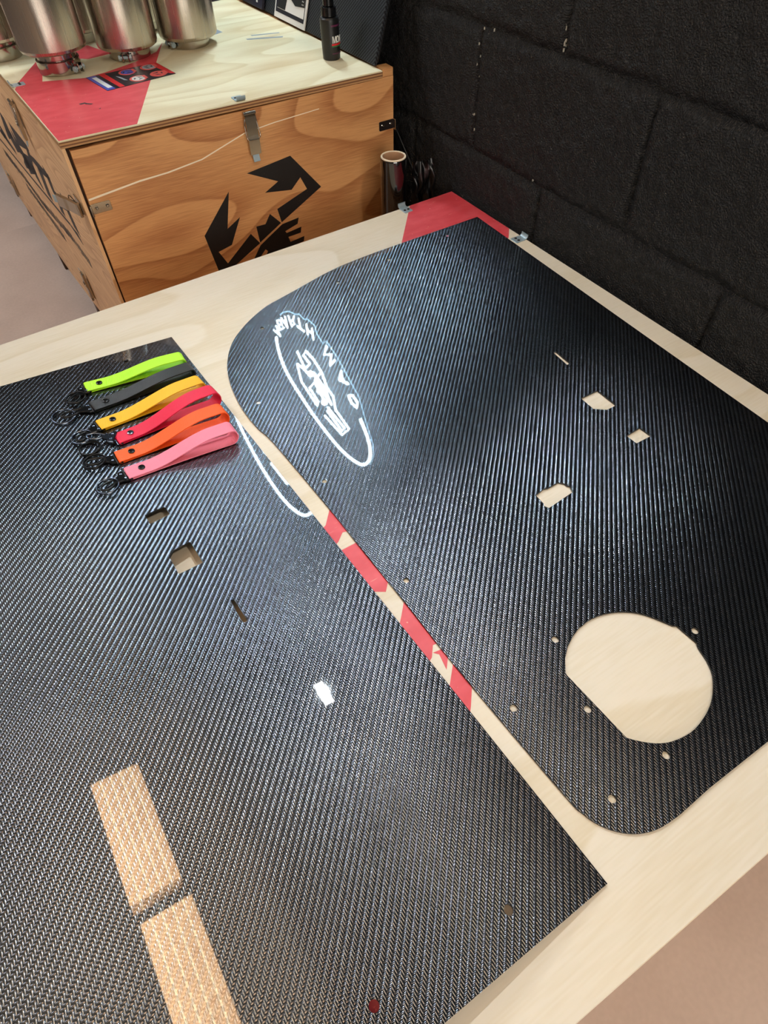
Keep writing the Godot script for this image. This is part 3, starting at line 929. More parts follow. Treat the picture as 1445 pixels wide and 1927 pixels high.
# ------------------------------------------------------------------ carbon sheets
# a flat sheet with holes: cut into strips through the hole centres, so that every piece is a simple polygon
func sheet(outline: PackedVector2Array, holes: Array, h0: float, h1: float, f: Transform3D) -> Array:
	var cuts := []
	for h in holes:
		var c := Vector2.ZERO
		for q in h:
			c += q
		cuts.append(c.y / h.size())
	cuts.sort()
	var edges := [-9.0]
	for c in cuts:
		if c - edges[-1] > 0.0004:
			edges.append(c)
	edges.append(9.0)
	var face := MB.new()
	var rim := MB.new()
	for k in edges.size() - 1:
		var strip := pack([Vector2(-9, edges[k]), Vector2(9, edges[k]), Vector2(9, edges[k + 1]), Vector2(-9, edges[k + 1])])
		var pieces := Geometry2D.intersect_polygons(outline, strip)
		for h in holes:
			var next: Array[PackedVector2Array] = []
			for p in pieces:
				next.append_array(Geometry2D.clip_polygons(p, h))
			pieces = next
		for p in pieces:
			var ix := Geometry2D.triangulate_polygon(p)
			for j in range(0, ix.size(), 3):
				var a := p[ix[j]]; var b := p[ix[j + 1]]; var c := p[ix[j + 2]]
				for s in 2:
					var h := h1 if s else h0
					face.tri(f * Vector3(a.x, a.y, h), f * Vector3(b.x, b.y, h), f * Vector3(c.x, c.y, h), f.basis.z * (1.0 if s else -1.0), a, b, c)
	rim.prism(outline, h0, h1, f, 0.0, false)
	for h in holes:
		rim.prism(h, h0, h1, f, 0.0, false)
	return [face, rim]


func smooth_outline(pts: Array, from: int, to: int, per := 4) -> PackedVector2Array:
	var out := PackedVector2Array()
	for i in pts.size():
		var p1: Vector2 = pts[i]
		out.append(p1)
		if i >= from and i < to:
			var p0: Vector2 = pts[i - 1] if i > from else pts[i]
			var p2: Vector2 = pts[i + 1]
			var p3: Vector2 = pts[mini(i + 2, to)]
			for k in range(1, per):
				out.append(p1.cubic_interpolate(p2, p0, p3, float(k) / per))
	return out


func left_frame() -> Transform3D:
	# x right along the sheet, y towards the front, z off the sheet; it slopes up to the left
	return Transform3D(Basis(Vector3(0.99349, -0.10973, -0.03057), Vector3(0.03075, 0, 0.99953), Vector3(0.10968, 0.99396, -0.00337)), Vector3(-0.70016, T + 0.0030, 0.15552))


func build_panels() -> void:
	var bolts := [Vector2(-0.1187, 0.1427), Vector2(-0.2645, 0.1526), Vector2(-0.3853, 0.1663), Vector2(-0.5631, 0.2159), Vector2(-0.6512, 0.3841), Vector2(-0.6458, 0.578), Vector2(-0.6424, 0.769), Vector2(-0.548, 0.9231), Vector2(-0.4119, 1.0), Vector2(-0.6369, 0.9574), Vector2(-0.5741, 1.0), Vector2(-0.5431, 1.075), Vector2(-0.6163, 1.075)]
	var holes := []
	for k in bolts.size():
		holes.append(circle(bolts[k], 0.0040 if k > 6 else 0.0036, 18))
	holes.append(pack([Vector2(-0.2021, 0.5417), Vector2(-0.1966, 0.5415), Vector2(-0.1986, 0.5768), Vector2(-0.2053, 0.5768)]))
	holes.append(pack([Vector2(-0.2434, 0.647), Vector2(-0.2102, 0.6477), Vector2(-0.211, 0.6872), Vector2(-0.2295, 0.687), Vector2(-0.2448, 0.6744)]))
	holes.append(pack([Vector2(-0.2464, 0.7411), Vector2(-0.2183, 0.74), Vector2(-0.2175, 0.7605), Vector2(-0.246, 0.7594)]))
	holes.append(pack([Vector2(-0.4269, 0.7536), Vector2(-0.4112, 0.751), Vector2(-0.4054, 0.7531), Vector2(-0.3867, 0.7533), Vector2(-0.3821, 0.759), Vector2(-0.3814, 0.7643), Vector2(-0.3787, 0.7674), Vector2(-0.3828, 0.7764), Vector2(-0.4272, 0.7795), Vector2(-0.4302, 0.773), Vector2(-0.4279, 0.7708)]))
	var big := [Vector2(-0.5665, 0.9605), Vector2(-0.563, 0.9546), Vector2(-0.5494, 0.9413), Vector2(-0.53, 0.9311), Vector2(-0.5103, 0.9262), Vector2(-0.4871, 0.9278), Vector2(-0.4645, 0.9365), Vector2(-0.447, 0.9502), Vector2(-0.437, 0.9647), Vector2(-0.4275, 0.9821), Vector2(-0.4238, 0.9846), Vector2(-0.422, 1.011), Vector2(-0.4255, 1.016), Vector2(-0.4301, 1.031), Vector2(-0.4381, 1.045), Vector2(-0.4536, 1.058), Vector2(-0.4661, 1.065), Vector2(-0.4813, 1.07), Vector2(-0.4995, 1.073), Vector2(-0.5158, 1.072), Vector2(-0.5313, 1.068), Vector2(-0.5438, 1.061), Vector2(-0.5552, 1.051), Vector2(-0.5629, 1.042)]
	var bigs := smooth_outline(big, 0, 9, 3)
	holes.append(smooth_outline(big.slice(0, 1) + big.slice(1, 9) + big.slice(9), 12, 23, 3) if bigs.is_empty() else smooth_outline(Array(bigs), bigs.size() - 13, bigs.size() - 1, 3))
	var outline := smooth_outline([Vector2(-0.0226, 0.116), Vector2(-0.0737, 1.131), Vector2(-0.5339, 1.118), Vector2(-0.5611, 1.1185), Vector2(-0.5784, 1.1185), Vector2(-0.6002, 1.116), Vector2(-0.6183, 1.109), Vector2(-0.6324, 1.098), Vector2(-0.6429, 1.084), Vector2(-0.6484, 1.069), Vector2(-0.6515, 1.048), Vector2(-0.6577, 0.9259), Vector2(-0.6597, 0.8551), Vector2(-0.6604, 0.7901), Vector2(-0.6626, 0.7031), Vector2(-0.664, 0.6245), Vector2(-0.6703, 0.4753), Vector2(-0.6763, 0.4339), Vector2(-0.6774, 0.3836), Vector2(-0.671, 0.3324), Vector2(-0.6614, 0.2941), Vector2(-0.6489, 0.2647), Vector2(-0.6315, 0.2363), Vector2(-0.6105, 0.2127), Vector2(-0.5742, 0.1852), Vector2(-0.532, 0.1629), Vector2(-0.5001, 0.1541), Vector2(-0.465, 0.1457), Vector2(-0.3746, 0.1237), Vector2(-0.2931, 0.1167), Vector2(-0.2114, 0.1155), Vector2(-0.1279, 0.1157)], 2, 31, 4)
	var t := thing("carbon_sheet", "glossy carbon fibre sheet beside the black wall, rounded left corners, large round cutout", "sheet", Transform3D.IDENTITY, "")
	var s := sheet(outline, holes, T + 0.0004, T + 0.003, flat(0))
	obj("weave_face", s[0], M.carbon, t)
	obj("cut_edge", s[1], M.carbon_edge, t)
	# the left sheet: square corners, sloping up to the left, cut off by the frame
	var lf := left_frame()
	holes = []
	for c in [[Vector2(-0.0887, 0.0307), 0.0036], [Vector2(-0.0855, 0.9328), 0.0042], [Vector2(-0.2141, 0.9214), 0.0042]]:
		holes.append(circle(c[0], c[1], 18))
	holes.append(pack([Vector2(-0.1812, 0.3585), Vector2(-0.1571, 0.3567), Vector2(-0.1544, 0.3593), Vector2(-0.1543, 0.3727), Vector2(-0.1811, 0.3758)]))
	holes.append(pack([Vector2(-0.1808, 0.4378), Vector2(-0.1726, 0.4292), Vector2(-0.1523, 0.4267), Vector2(-0.1506, 0.4286), Vector2(-0.1505, 0.4646), Vector2(-0.181, 0.4657), Vector2(-0.1807, 0.4478)]))
	holes.append(pack([Vector2(-0.1466, 0.5301), Vector2(-0.1426, 0.5303), Vector2(-0.1418, 0.5636), Vector2(-0.1443, 0.565), Vector2(-0.1469, 0.5645), Vector2(-0.1476, 0.56)]))
	outline = pack([Vector2(-0.0012, -0.0025), Vector2(0.0, 0.967), Vector2(-0.62, 0.942), Vector2(-0.62, 0.018)])
	t = thing("carbon_sheet", "glossy carbon fibre sheet under the key straps, square corners, sloping up to the left", "sheet")
	s = sheet(outline, holes, -0.0026, 0.0, lf)
	obj("weave_face", s[0], M.carbon, t)
	obj("cut_edge", s[1], M.carbon_edge, t)
	# the strip of timber that props it up, out of sight under its left part
	var b := MB.new()
	b.box(Vector3(-1.24, T + 0.0275, 0.62), Vector3(0.05, 0.0545, 0.7), Transform3D.IDENTITY, 0.002)
	tag(obj("timber_strip", b, M.dark_wood), "dark timber strip lying on the bench lid under the sloping carbon sheet", "timber")


# ------------------------------------------------------------------ key straps
func build_lanyards() -> void:
	var lf := left_frame()
	var defs := [
		["lime", Color(0.70, 0.95, 0.13), Vector2(-0.1625, 0.0734), Vector2(-0.0126, 0.083), 0.0165, Vector2(-0.1844, 0.0916), "lime green webbing key strap with a black clip"],
		["black", Color(0.06, 0.062, 0.066), Vector2(-0.168, 0.1223), Vector2(-0.0116, 0.1115), 0.0145, Vector2(-0.2109, 0.124), "black webbing key strap with a flat round steel ring"],
		["yellow", Color(0.98, 0.72, 0.04), Vector2(-0.1733, 0.168), Vector2(-0.0138, 0.157), 0.020, Vector2(-0.2028, 0.1816), "golden yellow webbing key strap with a black clip"],
		["red", Color(0.88, 0.035, 0.235), Vector2(-0.162, 0.208), Vector2(-0.008, 0.197), 0.027, Vector2(-0.1850, 0.1940), "crimson red webbing key strap with a steel blue clip"],
		["orange", Color(1.0, 0.36, 0.05), Vector2(-0.174, 0.2444), Vector2(-0.0157, 0.2427), 0.026, Vector2(-0.2038, 0.2374), "bright orange webbing key strap with a black clip and ring"],
		["pink", Color(0.98, 0.52, 0.60), Vector2(-0.1737, 0.2808), Vector2(-0.0209, 0.2829), 0.023, Vector2(-0.2038, 0.291), "pale pink webbing key strap with a black clip"]]
	for d in defs:
		var t := thing("key_strap", d[6], "key strap", lf, "coloured key straps on the left carbon sheet")
		var s0: Vector2 = d[2]
		var e0: Vector2 = d[3]
		var dir: Vector2 = (e0 - s0).normalized()
		var L := s0.distance_to(e0)
		# strap frame: x along the strap, y across it, z off the sheet
		var f := Transform3D(Basis(Vector3(dir.x, dir.y, 0), Vector3(-dir.y, dir.x, 0), Vector3(0, 0, 1)), Vector3(s0.x, s0.y, 0.0006))
		var web := webbing("webbing_" + d[0], d[1], 0.36 if d[0] == "black" else 0.5)
		strap(t, f, L, d[4], web)
		var b := MB.new()
		b.lathe([Vector2(0.0046, 0.0), Vector2(0.0044, 0.0010), Vector2(0.003, 0.0016), Vector2(0, 0.0018)], 18, f * Transform3D(Basis(Vector3(1, 0, 0), Vector3(0, 0, 1), Vector3(0, -1, 0)), Vector3(0.0185, -0.0005, 0.0052)))
		obj("rivet", b, M.black_metal if d[0] != "red" else M.gunmetal, t)
		# clip
		var rp: Vector2 = d[5]
		var to := (rp - s0).normalized()
		var g := Transform3D(Basis(Vector3(to.x, to.y, 0), Vector3(-to.y, to.x, 0), Vector3(0, 0, 1)), Vector3(s0.x, s0.y, 0.0042 if d[0] == "red" else 0.0006))
		var reach := s0.distance_to(rp)
		var cm: Material = M.gunmetal if d[0] == "red" else M.black_metal
		var clip := part("clip", t)
		b = MB.new()
		b.tube([Vector3(0.0012, -0.0125, 0.003), Vector3(0.0012, 0.0125, 0.003), Vector3(-0.0045, 0.0125, 0.003), Vector3(-0.0045, -0.0125, 0.003)], 0.0013, 8, true, f)
		obj("strap_bar", b, cm, clip)
		b = MB.new()
		b.prism(pack([Vector2(0.003, -0.0110), Vector2(0.003, 0.0110), Vector2(0.009, 0.0105), Vector2(0.0125, 0.0062), Vector2(0.021, 0.0048), Vector2(0.023, 0.001), Vector2(0.021, -0.0032), Vector2(0.0125, -0.0066), Vector2(0.009, -0.0105)]), 0.0012, 0.0040, g, 0.0007)
		obj("clip_plate", b, cm, clip)
		for yy in [-0.005, 0.005]:
			b = MB.new()
			b.lathe([Vector2(0.0016, 0.0), Vector2(0.0015, 0.0008), Vector2(0.0006, 0.0011), Vector2(0, 0.0011)], 10, g * Transform3D(Basis(Vector3(1, 0, 0), Vector3(0, 0, 1), Vector3(0, -1, 0)), Vector3(0.0075, yy, 0.0040)))
			obj("pin", b, M.gunmetal, clip)
		b = MB.new()
		var tip := 0.041 if d[0] != "black" else 0.046
		b.tube(spline([Vector3(0.017, 0.0040, 0.0030), Vector3(0.027, 0.0058, 0.0032), Vector3(tip - 0.005, 0.0052, 0.0034), Vector3(tip, 0.0, 0.0034), Vector3(tip - 0.005, -0.0052, 0.0034), Vector3(0.027, -0.0052, 0.0032), Vector3(0.021, -0.0022, 0.0032)]), 0.0015, 8, false, g)
		obj("hook", b, cm, clip)
		# split ring, two turns
		var rr := 0.0155 if d[0] == "black" else 0.0138
		var rc := Vector3(rp.x, rp.y, 0.0042)
		if d[0] == "red":
			rc = Vector3(-0.2005, 0.2075, 0.0027)
		if d[0] == "black":
			rc.z = 0.0027
		b = MB.new()
		var pts := []
		for k in 73:
			var a := TAU * k / 36.0
			pts.append(rc + Vector3(cos(a) * rr, sin(a) * rr, (k / 72.0 - 0.5) * 0.0022 + (sin(a + 0.8) * 0.0018 if d[0] != "black" else 0.0)))
		b.tube(pts, 0.00115, 7)
		obj("split_ring", b, M.gunmetal if d[0] in ["black", "pink", "yellow"] else M.black_metal, t)


func strap(t: Node, f: Transform3D, L: float, H: float, web: Material) -> void:
	var path := []
	var N := 40
	var r := H * 0.5
	for k in 13:
		path.append(Vector2(lerpf(-0.0005, L - r * 0.8, k / 12.0), 0.0012 + 0.0014 * sin(PI * k / 12.0)))
	for k in range(1, 12):
		var a := -PI / 2 + PI * k / 12.0
		path.append(Vector2(L - r * 0.8 + cos(a) * r * 0.8, 0.0012 + r + sin(a) * (r - 0.0002)))
	for k in N:
		var x := lerpf(L - r * 0.8, -0.0005, float(k) / (N - 1))
		var q := clampf((x - 0.026) / (L * 0.80 - 0.026), 0.0, 1.0)
		var h := 0.0042 + (H - 0.0042 + 0.001) * (q * q * (3 - 2 * q))
		path.append(Vector2(x, h))
	var wd := 0.0113
	var b := MB.new()
	var th := 0.0007
	var run := 0.0
	var m := path.size()
	var nor := []
	for i in m:
		var d: Vector2 = (path[mini(i + 1, m - 1)] - path[maxi(i - 1, 0)]).normalized()
		nor.append(Vector2(d.y, -d.x))
	for i in m - 1:
		var p: Vector2 = path[i]; var q: Vector2 = path[i + 1]
		var np: Vector2 = nor[i]; var nq: Vector2 = nor[i + 1]
		var r2 := run + p.distance_to(q)
		for s in [1.0, -1.0]:
			var a: Vector2 = p + np * th * s; var c: Vector2 = q + nq * th * s
			var n1: Vector3 = f.basis * Vector3(np.x, 0, np.y) * s; var n2: Vector3 = f.basis * Vector3(nq.x, 0, nq.y) * s
			var a0 := f * Vector3(a.x, -wd, a.y); var a1 := f * Vector3(a.x, wd, a.y); var c0 := f * Vector3(c.x, -wd, c.y); var c1 := f * Vector3(c.x, wd, c.y)
			b.smooth(a0, a1, c1, n1, n1, n2, Vector2(run, 0), Vector2(run, 2 * wd), Vector2(r2, 2 * wd))
			b.smooth(a0, c1, c0, n1, n2, n2, Vector2(run, 0), Vector2(r2, 2 * wd), Vector2(r2, 0))
		for y in [-wd, wd]:
			var a := p + np * th; var a2 := p - np * th; var c := q + nq * th; var c2 := q - nq * th
			b.quad(f * Vector3(a.x, y, a.y), f * Vector3(a2.x, y, a2.y), f * Vector3(c2.x, y, c2.y), f * Vector3(c.x, y, c.y), f.basis * Vector3(0, signf(y), 0))
		run = r2
	obj("strap", b, web, t)
	# the fold at the clip
	b = MB.new()
	b.tube([Vector3(-0.0005, -wd, 0.0027), Vector3(-0.0005, wd, 0.0027)], 0.0021, 12, false, f)
	obj("fold", b, web, t)


# ------------------------------------------------------------------ exhaust silencers
func build_silencers() -> void:
	var cf := crate_frame()
	var defs := [
		[Vector2(0.0904, -0.3775), 0.038, 0.0665, 0.0425, 0.9, "steel exhaust silencer in front, nearest the lid's left edge"],
		[Vector2(0.2424, -0.3920), 0.019, 0.0640, 0.0430, 2.0, "steel exhaust silencer in front, standing behind the dark sticker sheet"],
		[Vector2(0.3798, -0.3940), 0.0165, 0.0640, 0.0420, 2.9, "steel exhaust silencer in front, on the bare pale wood"],
		[Vector2(0.000, -0.545), 0.034, 0.0655, 0.0425, 2.2, "steel exhaust silencer at the back, half hidden at the lid's left edge"],
		[Vector2(0.180, -0.575), 0.020, 0.0620, 0.0425, 2.0, "steel exhaust silencer at the back, between the first two in front"],
		[Vector2(0.325, -0.575), 0.0185, 0.0600, 0.0400, 2.4, "steel exhaust silencer at the back, beside the one on bare wood"]]
	for d in defs:
		var o := cf * Transform3D(Basis.IDENTITY, Vector3(d[0].x, LID2 + 0.0004, d[0].y))
		var t := thing("exhaust_silencer", d[5], "exhaust silencer", o, "steel exhaust silencers standing on the far crate")
		var h: float = d[1]; var R: float = d[2]; var r: float = d[3]
		var b := MB.new()
		b.lathe([Vector2(r - 0.004, h), Vector2(R - 0.009, h), Vector2(R - 0.005, h + 0.0008), Vector2(R - 0.0015, h + 0.003), Vector2(R, h + 0.008), Vector2(R, h + 0.215), Vector2(R - 0.003, h + 0.220), Vector2(R - 0.012, h + 0.221)], 64)
		obj("body", b, M.steel, t)
		b = MB.new()
		b.lathe([Vector2(R - 0.012, h + 0.221), Vector2(R - 0.013, h + 0.200), Vector2(r, h + 0.16), Vector2(0, h + 0.158)], 48)
		obj("outlet", b, M.polished_steel, t)
		b = MB.new()
		b.lathe([Vector2(r - 0.003, minf(0.022, h - 0.002)), Vector2(r - 0.003, h + 0.002)], 48)
		obj("neck", b, M.polished_steel, t)
		b = MB.new()
		b.lathe([Vector2(r - 0.0045, 0.0), Vector2(r, 0.0), Vector2(r + 0.0008, 0.001), Vector2(r + 0.0008, minf(0.0225, h - 0.002)), Vector2(r, minf(0.0238, h - 0.0012)), Vector2(r - 0.0032, minf(0.0242, h - 0.001))], 48)
		obj("clamp_band", b, M.polished_steel, t)
		if h > 0.03:
			b = MB.new()
			b.lathe([Vector2(r - 0.0032, 0.0242), Vector2(r - 0.0028, 0.0255), Vector2(r - 0.0034, 0.0262)], 48)
			obj("seam", b, M.dark_plate, t)
		# ears and bolt of the clamp
		var a: float = d[4]
		var ef := Transform3D(Basis(Vector3(cos(a), 0, sin(a)), Vector3.UP, Vector3(-sin(a), 0, cos(a))), Vector3(cos(a), 0, sin(a)) * (r + 0.004))
		b = MB.new()
		for z in [-0.006, 0.006]:
			b.box(Vector3(0.0015, 0.009, z), Vector3(0.013, 0.016, 0.0022), ef, 0.0006)
		obj("clamp_ear", b, M.polished_steel, t)
		b = MB.new()
		b.tube([Vector3(0.003, 0.009, -0.012), Vector3(0.003, 0.009, 0.013)], 0.003, 10, false, ef)
		for z in [-0.0125, 0.0105]:
			b.prism(circle(Vector2(0.003, 0.009), 0.0055, 6), z, z + 0.005, ef, 0.0005)
		obj("clamp_bolt", b, M.zinc, t)


# ------------------------------------------------------------------ things on and against the far crate
func build_crate_top() -> void:
	var cf := crate_frame()
	var fy := cf * flat(LID2)
	# sheet of stickers
	var t := thing("sticker_sheet", "small dark sheet of round stickers with a red band and blue end", "stickers", cf)
	var f := flat(LID2 + 0.0004)
	var b := MB.new()
	b.prism(pack([Vector2(0.1214, -0.2987), Vector2(0.1388, -0.1982), Vector2(0.286, -0.221), Vector2(0.2734, -0.3113)]), 0, 0.0005, f)
	obj("backing", b, M.paper_dark, t)
	var top := 0.0005
	for q in [
		["blue_end", M.paper_blue, [Vector2(0.1218, -0.2980), Vector2(0.1392, -0.1990), Vector2(0.1560, -0.2015), Vector2(0.1400, -0.3000)], 0.0008],
		["title_block", M.white_print, [Vector2(0.1305, -0.287), Vector2(0.1435, -0.2110), Vector2(0.1530, -0.2125), Vector2(0.1400, -0.2880)], 0.0010],
		["red_band", M.red_print, [Vector2(0.1485, -0.3000), Vector2(0.1650, -0.2040), Vector2(0.1755, -0.2040), Vector2(0.1600, -0.3010)], 0.0008],
		["red_corner", M.red_print, [Vector2(0.2560, -0.3090), Vector2(0.2725, -0.3105), Vector2(0.2850, -0.2230), Vector2(0.2750, -0.2300)], 0.0008],
		["grey_flash", M.paper_grey, [Vector2(0.176, -0.272), Vector2(0.183, -0.262), Vector2(0.190, -0.236), Vector2(0.184, -0.240)], 0.0008]]:
		b = MB.new()
		b.prism(hull(q[2]), top, q[3], f)
		obj(q[0], b, q[1], t)
	for k in 4:
		var c: Vector2 = [Vector2(0.2029, -0.2846), Vector2(0.2500, -0.2908), Vector2(0.2112, -0.2335), Vector2(0.2554, -0.2390)][k]
		var s := part("round_sticker", t)
		b = MB.new()
		b.prism(circle(c, 0.0175, 28), top, 0.0008, f)
		obj("rim", b, M.paper_coral, s)
		b = MB.new()
		b.prism(circle(c + Vector2(0.001, 0), 0.0142, 28), 0.0008, 0.0010, f)
		obj("disc", b, [M.paper_blue, M.paper_grey, M.white_print, M.paper_coral][k], s)
		b = MB.new()
		for j in 3:
			var a := 0.6 + j * 2.0 + k
			b.prism(hull([c + Vector2(cos(a), sin(a)) * 0.011, c + Vector2(cos(a + 0.9), sin(a + 0.9)) * 0.004, c + Vector2(cos(a + 1.3), sin(a + 1.3)) * 0.010]), 0.0010, 0.0012, f)
		obj("figure", b, M.paper_dark, s)
		b = MB.new()
		b.prism(pack([c + Vector2(0.010, -0.013), c + Vector2(0.0165, -0.012), c + Vector2(0.0185, 0.008), c + Vector2(0.012, 0.009)]), 0.0010, 0.0013, f)
		obj("ribbon", b, M.paper_coral, s)
	# spray bottle
	var bt := thing("spray_bottle", "small black spray bottle with white lettering, standing by the leaning carbon sheet", "bottle", cf * Transform3D(Basis.IDENTITY, Vector3(0.5994, LID2, -0.1257)))
	b = MB.new()
	b.lathe([Vector2(0, 0.0), Vector2(0.0168, 0.0), Vector2(0.0182, 0.0015), Vector2(0.0190, 0.02), Vector2(0.0197, 0.066), Vector2(0.0194, 0.0698), Vector2(0.0178, 0.0722), Vector2(0.0150, 0.0732), Vector2(0, 0.0732)], 48)
	obj("body", b, M.bottle_black, bt)
	b = MB.new()
	b.lathe([Vector2(0.0150, 0.0732), Vector2(0.0158, 0.0745), Vector2(0.0152, 0.0880), Vector2(0.0140, 0.0892), Vector2(0.0105, 0.0894)], 40)
	obj("collar", b, M.cap_black, bt)
	for k in 30:
		if k % 2 == 0:
			var a := TAU * k / 30
			b = MB.new()
			b.box(Vector3(0.0155, 0.081, 0), Vector3(0.0009, 0.011, 0.0012), Transform3D(Basis(Vector3.UP, a), Vector3.ZERO))
			obj("collar_rib", b, M.cap_black, bt)
	b = MB.new()
	b.lathe([Vector2(0.0105, 0.0894), Vector2(0.0112, 0.091), Vector2(0.0106, 0.118), Vector2(0.009, 0.121), Vector2(0, 0.1215)], 36)
	obj("nozzle_cap", b, M.cap_black, bt)
	# print on the bottle, wrapped round it: towards the camera is about angle 2.2 from +x towards +z
	var mid := 1.62
	var letters := ["M", "O", "N"]
	for k in 3:
		var tm := TextMesh.new()
		var fo := SystemFont.new()
		fo.font_names = PackedStringArray(["Droid Sans"])
		fo.font_weight = 700
		tm.font = fo
		tm.text = letters[k]
		tm.font_size = 64
		tm.pixel_size = 0.0105 / 47.0
		tm.depth = 0.0003
		var l := MeshInstance3D.new()
		l.name = "letter" if k == 0 else "letter_%03d" % k
		l.mesh = tm
		l.material_override = M.white_print
		bt.add_child(l)
		var a := mid - k * 0.42
		var out := Vector3(cos(a), 0, sin(a))
		l.transform = Transform3D(Basis(Vector3.UP.cross(out).normalized(), Vector3.UP, out) * Basis.from_scale(Vector3(0.86, 1.15, 1)), out * 0.0197 + Vector3(0, 0.0365, 0))
	for q in [["red_stripe", M.red_print, 0.0268, 0.0300], ["tricolour_stripe", M.green_print, 0.0247, 0.0262], ["top_print", M.plum_print, 0.0585, 0.0615], ["small_print", M.plum_print, 0.012, 0.014]]:
		b = MB.new()
		for k in 12:
			var a0 := mid + 0.3 - k * 0.125; var a1 := mid + 0.3 - (k + 1) * 0.125
			var rr := 0.0200
			b.quad(Vector3(cos(a0) * rr, q[2], sin(a0) * rr), Vector3(cos(a1) * rr, q[2], sin(a1) * rr), Vector3(cos(a1) * rr, q[3], sin(a1) * rr), Vector3(cos(a0) * rr, q[3], sin(a0) * rr), Vector3(cos(a0), 0, sin(a0)))
		obj(q[0], b, q[1], bt)
	# carbon sheet leaning on the wall, its foot along the lid's right edge
	var foot0 := cf * Vector3(0.6438, LID2 + 0.0040, -0.0221)
	var foot1 := cf * Vector3(0.6100, LID2 + 0.0040, -0.98)
	var along := (foot1 - foot0).normalized()
	var lean := Vector3(sin(0.31), cos(0.31), 0)
	lean = (lean - along * lean.dot(along)).normalized()
	var off := along.cross(lean).normalized()
	if off.x > 0:
		off = -off
	var lf := Transform3D(Basis(along, lean, off), foot0)
	t = thing("leaning_carbon_sheet", "dark ribbed carbon fibre sheet leaning on the black wall on the far crate", "sheet", Transform3D.IDENTITY)
	b = MB.new()
	b.prism(pack([Vector2(0, 0), Vector2(0.94, 0), Vector2(0.94, 0.262), Vector2(0, 0.262)]), -0.006, 0.0, lf, 0.0005)
	obj("weave_face", b, M.carbon_matt, t)
	b = MB.new()
	b.box(Vector3(0.47, 0.131, -0.009), Vector3(0.93, 0.25, 0.006), lf)
	obj("core_board", b, M.carbon_edge, t)
	# framed printed cards leaning against it
	var back := foot0 + off * 0.0005
	t = thing("printed_card", "white card printed with a black machine part, leaning on the ribbed carbon sheet", "card", Transform3D(lf.basis, foot0 + off * 0.002))
	b = MB.new()
	b.prism(pack([Vector2(0.298, 0.0), Vector2(0.452, 0.0), Vector2(0.452, 0.15), Vector2(0.298, 0.15)]), 0.0, 0.003, Transform3D.IDENTITY, 0.0004)
	obj("backing", b, M.card_white, t)
	b = MB.new()
	b.prism(pack([Vector2(0.304, 0.011), Vector2(0.446, 0.011), Vector2(0.446, 0.145), Vector2(0.304, 0.145)]), 0.003, 0.0034, Transform3D.IDENTITY)
	obj("blue_border", b, M.card_navy, t)
	b = MB.new()
	b.prism(pack([Vector2(0.306, 0.019), Vector2(0.438, 0.019), Vector2(0.438, 0.142), Vector2(0.306, 0.142)]), 0.0034, 0.0038, Transform3D.IDENTITY)
	obj("picture_ground", b, M.card_white, t)
	b = MB.new()
	b.prism(pack([Vector2(0.306, 0.040), Vector2(0.350, 0.036), Vector2(0.372, 0.044), Vector2(0.392, 0.046), Vector2(0.398, 0.020), Vector2(0.436, 0.020), Vector2(0.436, 0.080), Vector2(0.425, 0.092), Vector2(0.40, 0.070), Vector2(0.385, 0.082), Vector2(0.36, 0.066), Vector2(0.33, 0.078), Vector2(0.306, 0.070)]), 0.0038, 0.0050, Transform3D.IDENTITY, 0.0004)
	obj("printed_part", b, M.card_black, t)
	for k in 4:
		b = MB.new()
		b.prism(circle(Vector2(0.312 + (k % 2) * 0.005, 0.044 + (k / 2) * 0.006), 0.0012, 8), 0.0050, 0.0053, Transform3D.IDENTITY)
		obj("fine_print", b, M.white_print, t)
	t = thing("printed_card", "dark grey card with small white marks, beside the white card", "card", Transform3D(lf.basis, foot0 + off * 0.002))
	b = MB.new()
	b.prism(pack([Vector2(0.515, 0.0), Vector2(0.66, 0.0), Vector2(0.66, 0.12), Vector2(0.515, 0.12)]), 0.0, 0.006, Transform3D.IDENTITY, 0.0006)
	obj("board", b, M.paper_dark, t)
	for k in 3:
		b = MB.new()
		b.box(Vector3(0.545 + k * 0.014, 0.012 + k * 0.003, 0.0062), Vector3(0.008, 0.004, 0.0006))
		obj("mark", b, M.card_white, t)
	t = thing("printed_card", "dark blue card standing at the back of the far crate's lid", "card", cf * Transform3D(Basis(Vector3.UP, 0.15), Vector3(0.50, LID2 + 0.0005, -0.70)))
	b = MB.new()
	b.prism(pack([Vector2(-0.06, 0), Vector2(0.10, 0), Vector2(0.10, 0.12), Vector2(-0.06, 0.12)]), -0.006, 0.0, Transform3D(Basis(Vector3.RIGHT, -0.25), Vector3.ZERO), 0.0006)
	obj("board", b, M.card_navy, t)
	b = MB.new()
	b.prism(pack([Vector2(-0.05, 0.012), Vector2(0.03, 0.012), Vector2(0.04, 0.05), Vector2(-0.05, 0.06)]), 0.0, 0.0004, Transform3D(Basis(Vector3.RIGHT, -0.25), Vector3.ZERO))
	obj("print", b, M.paper_blue, t)


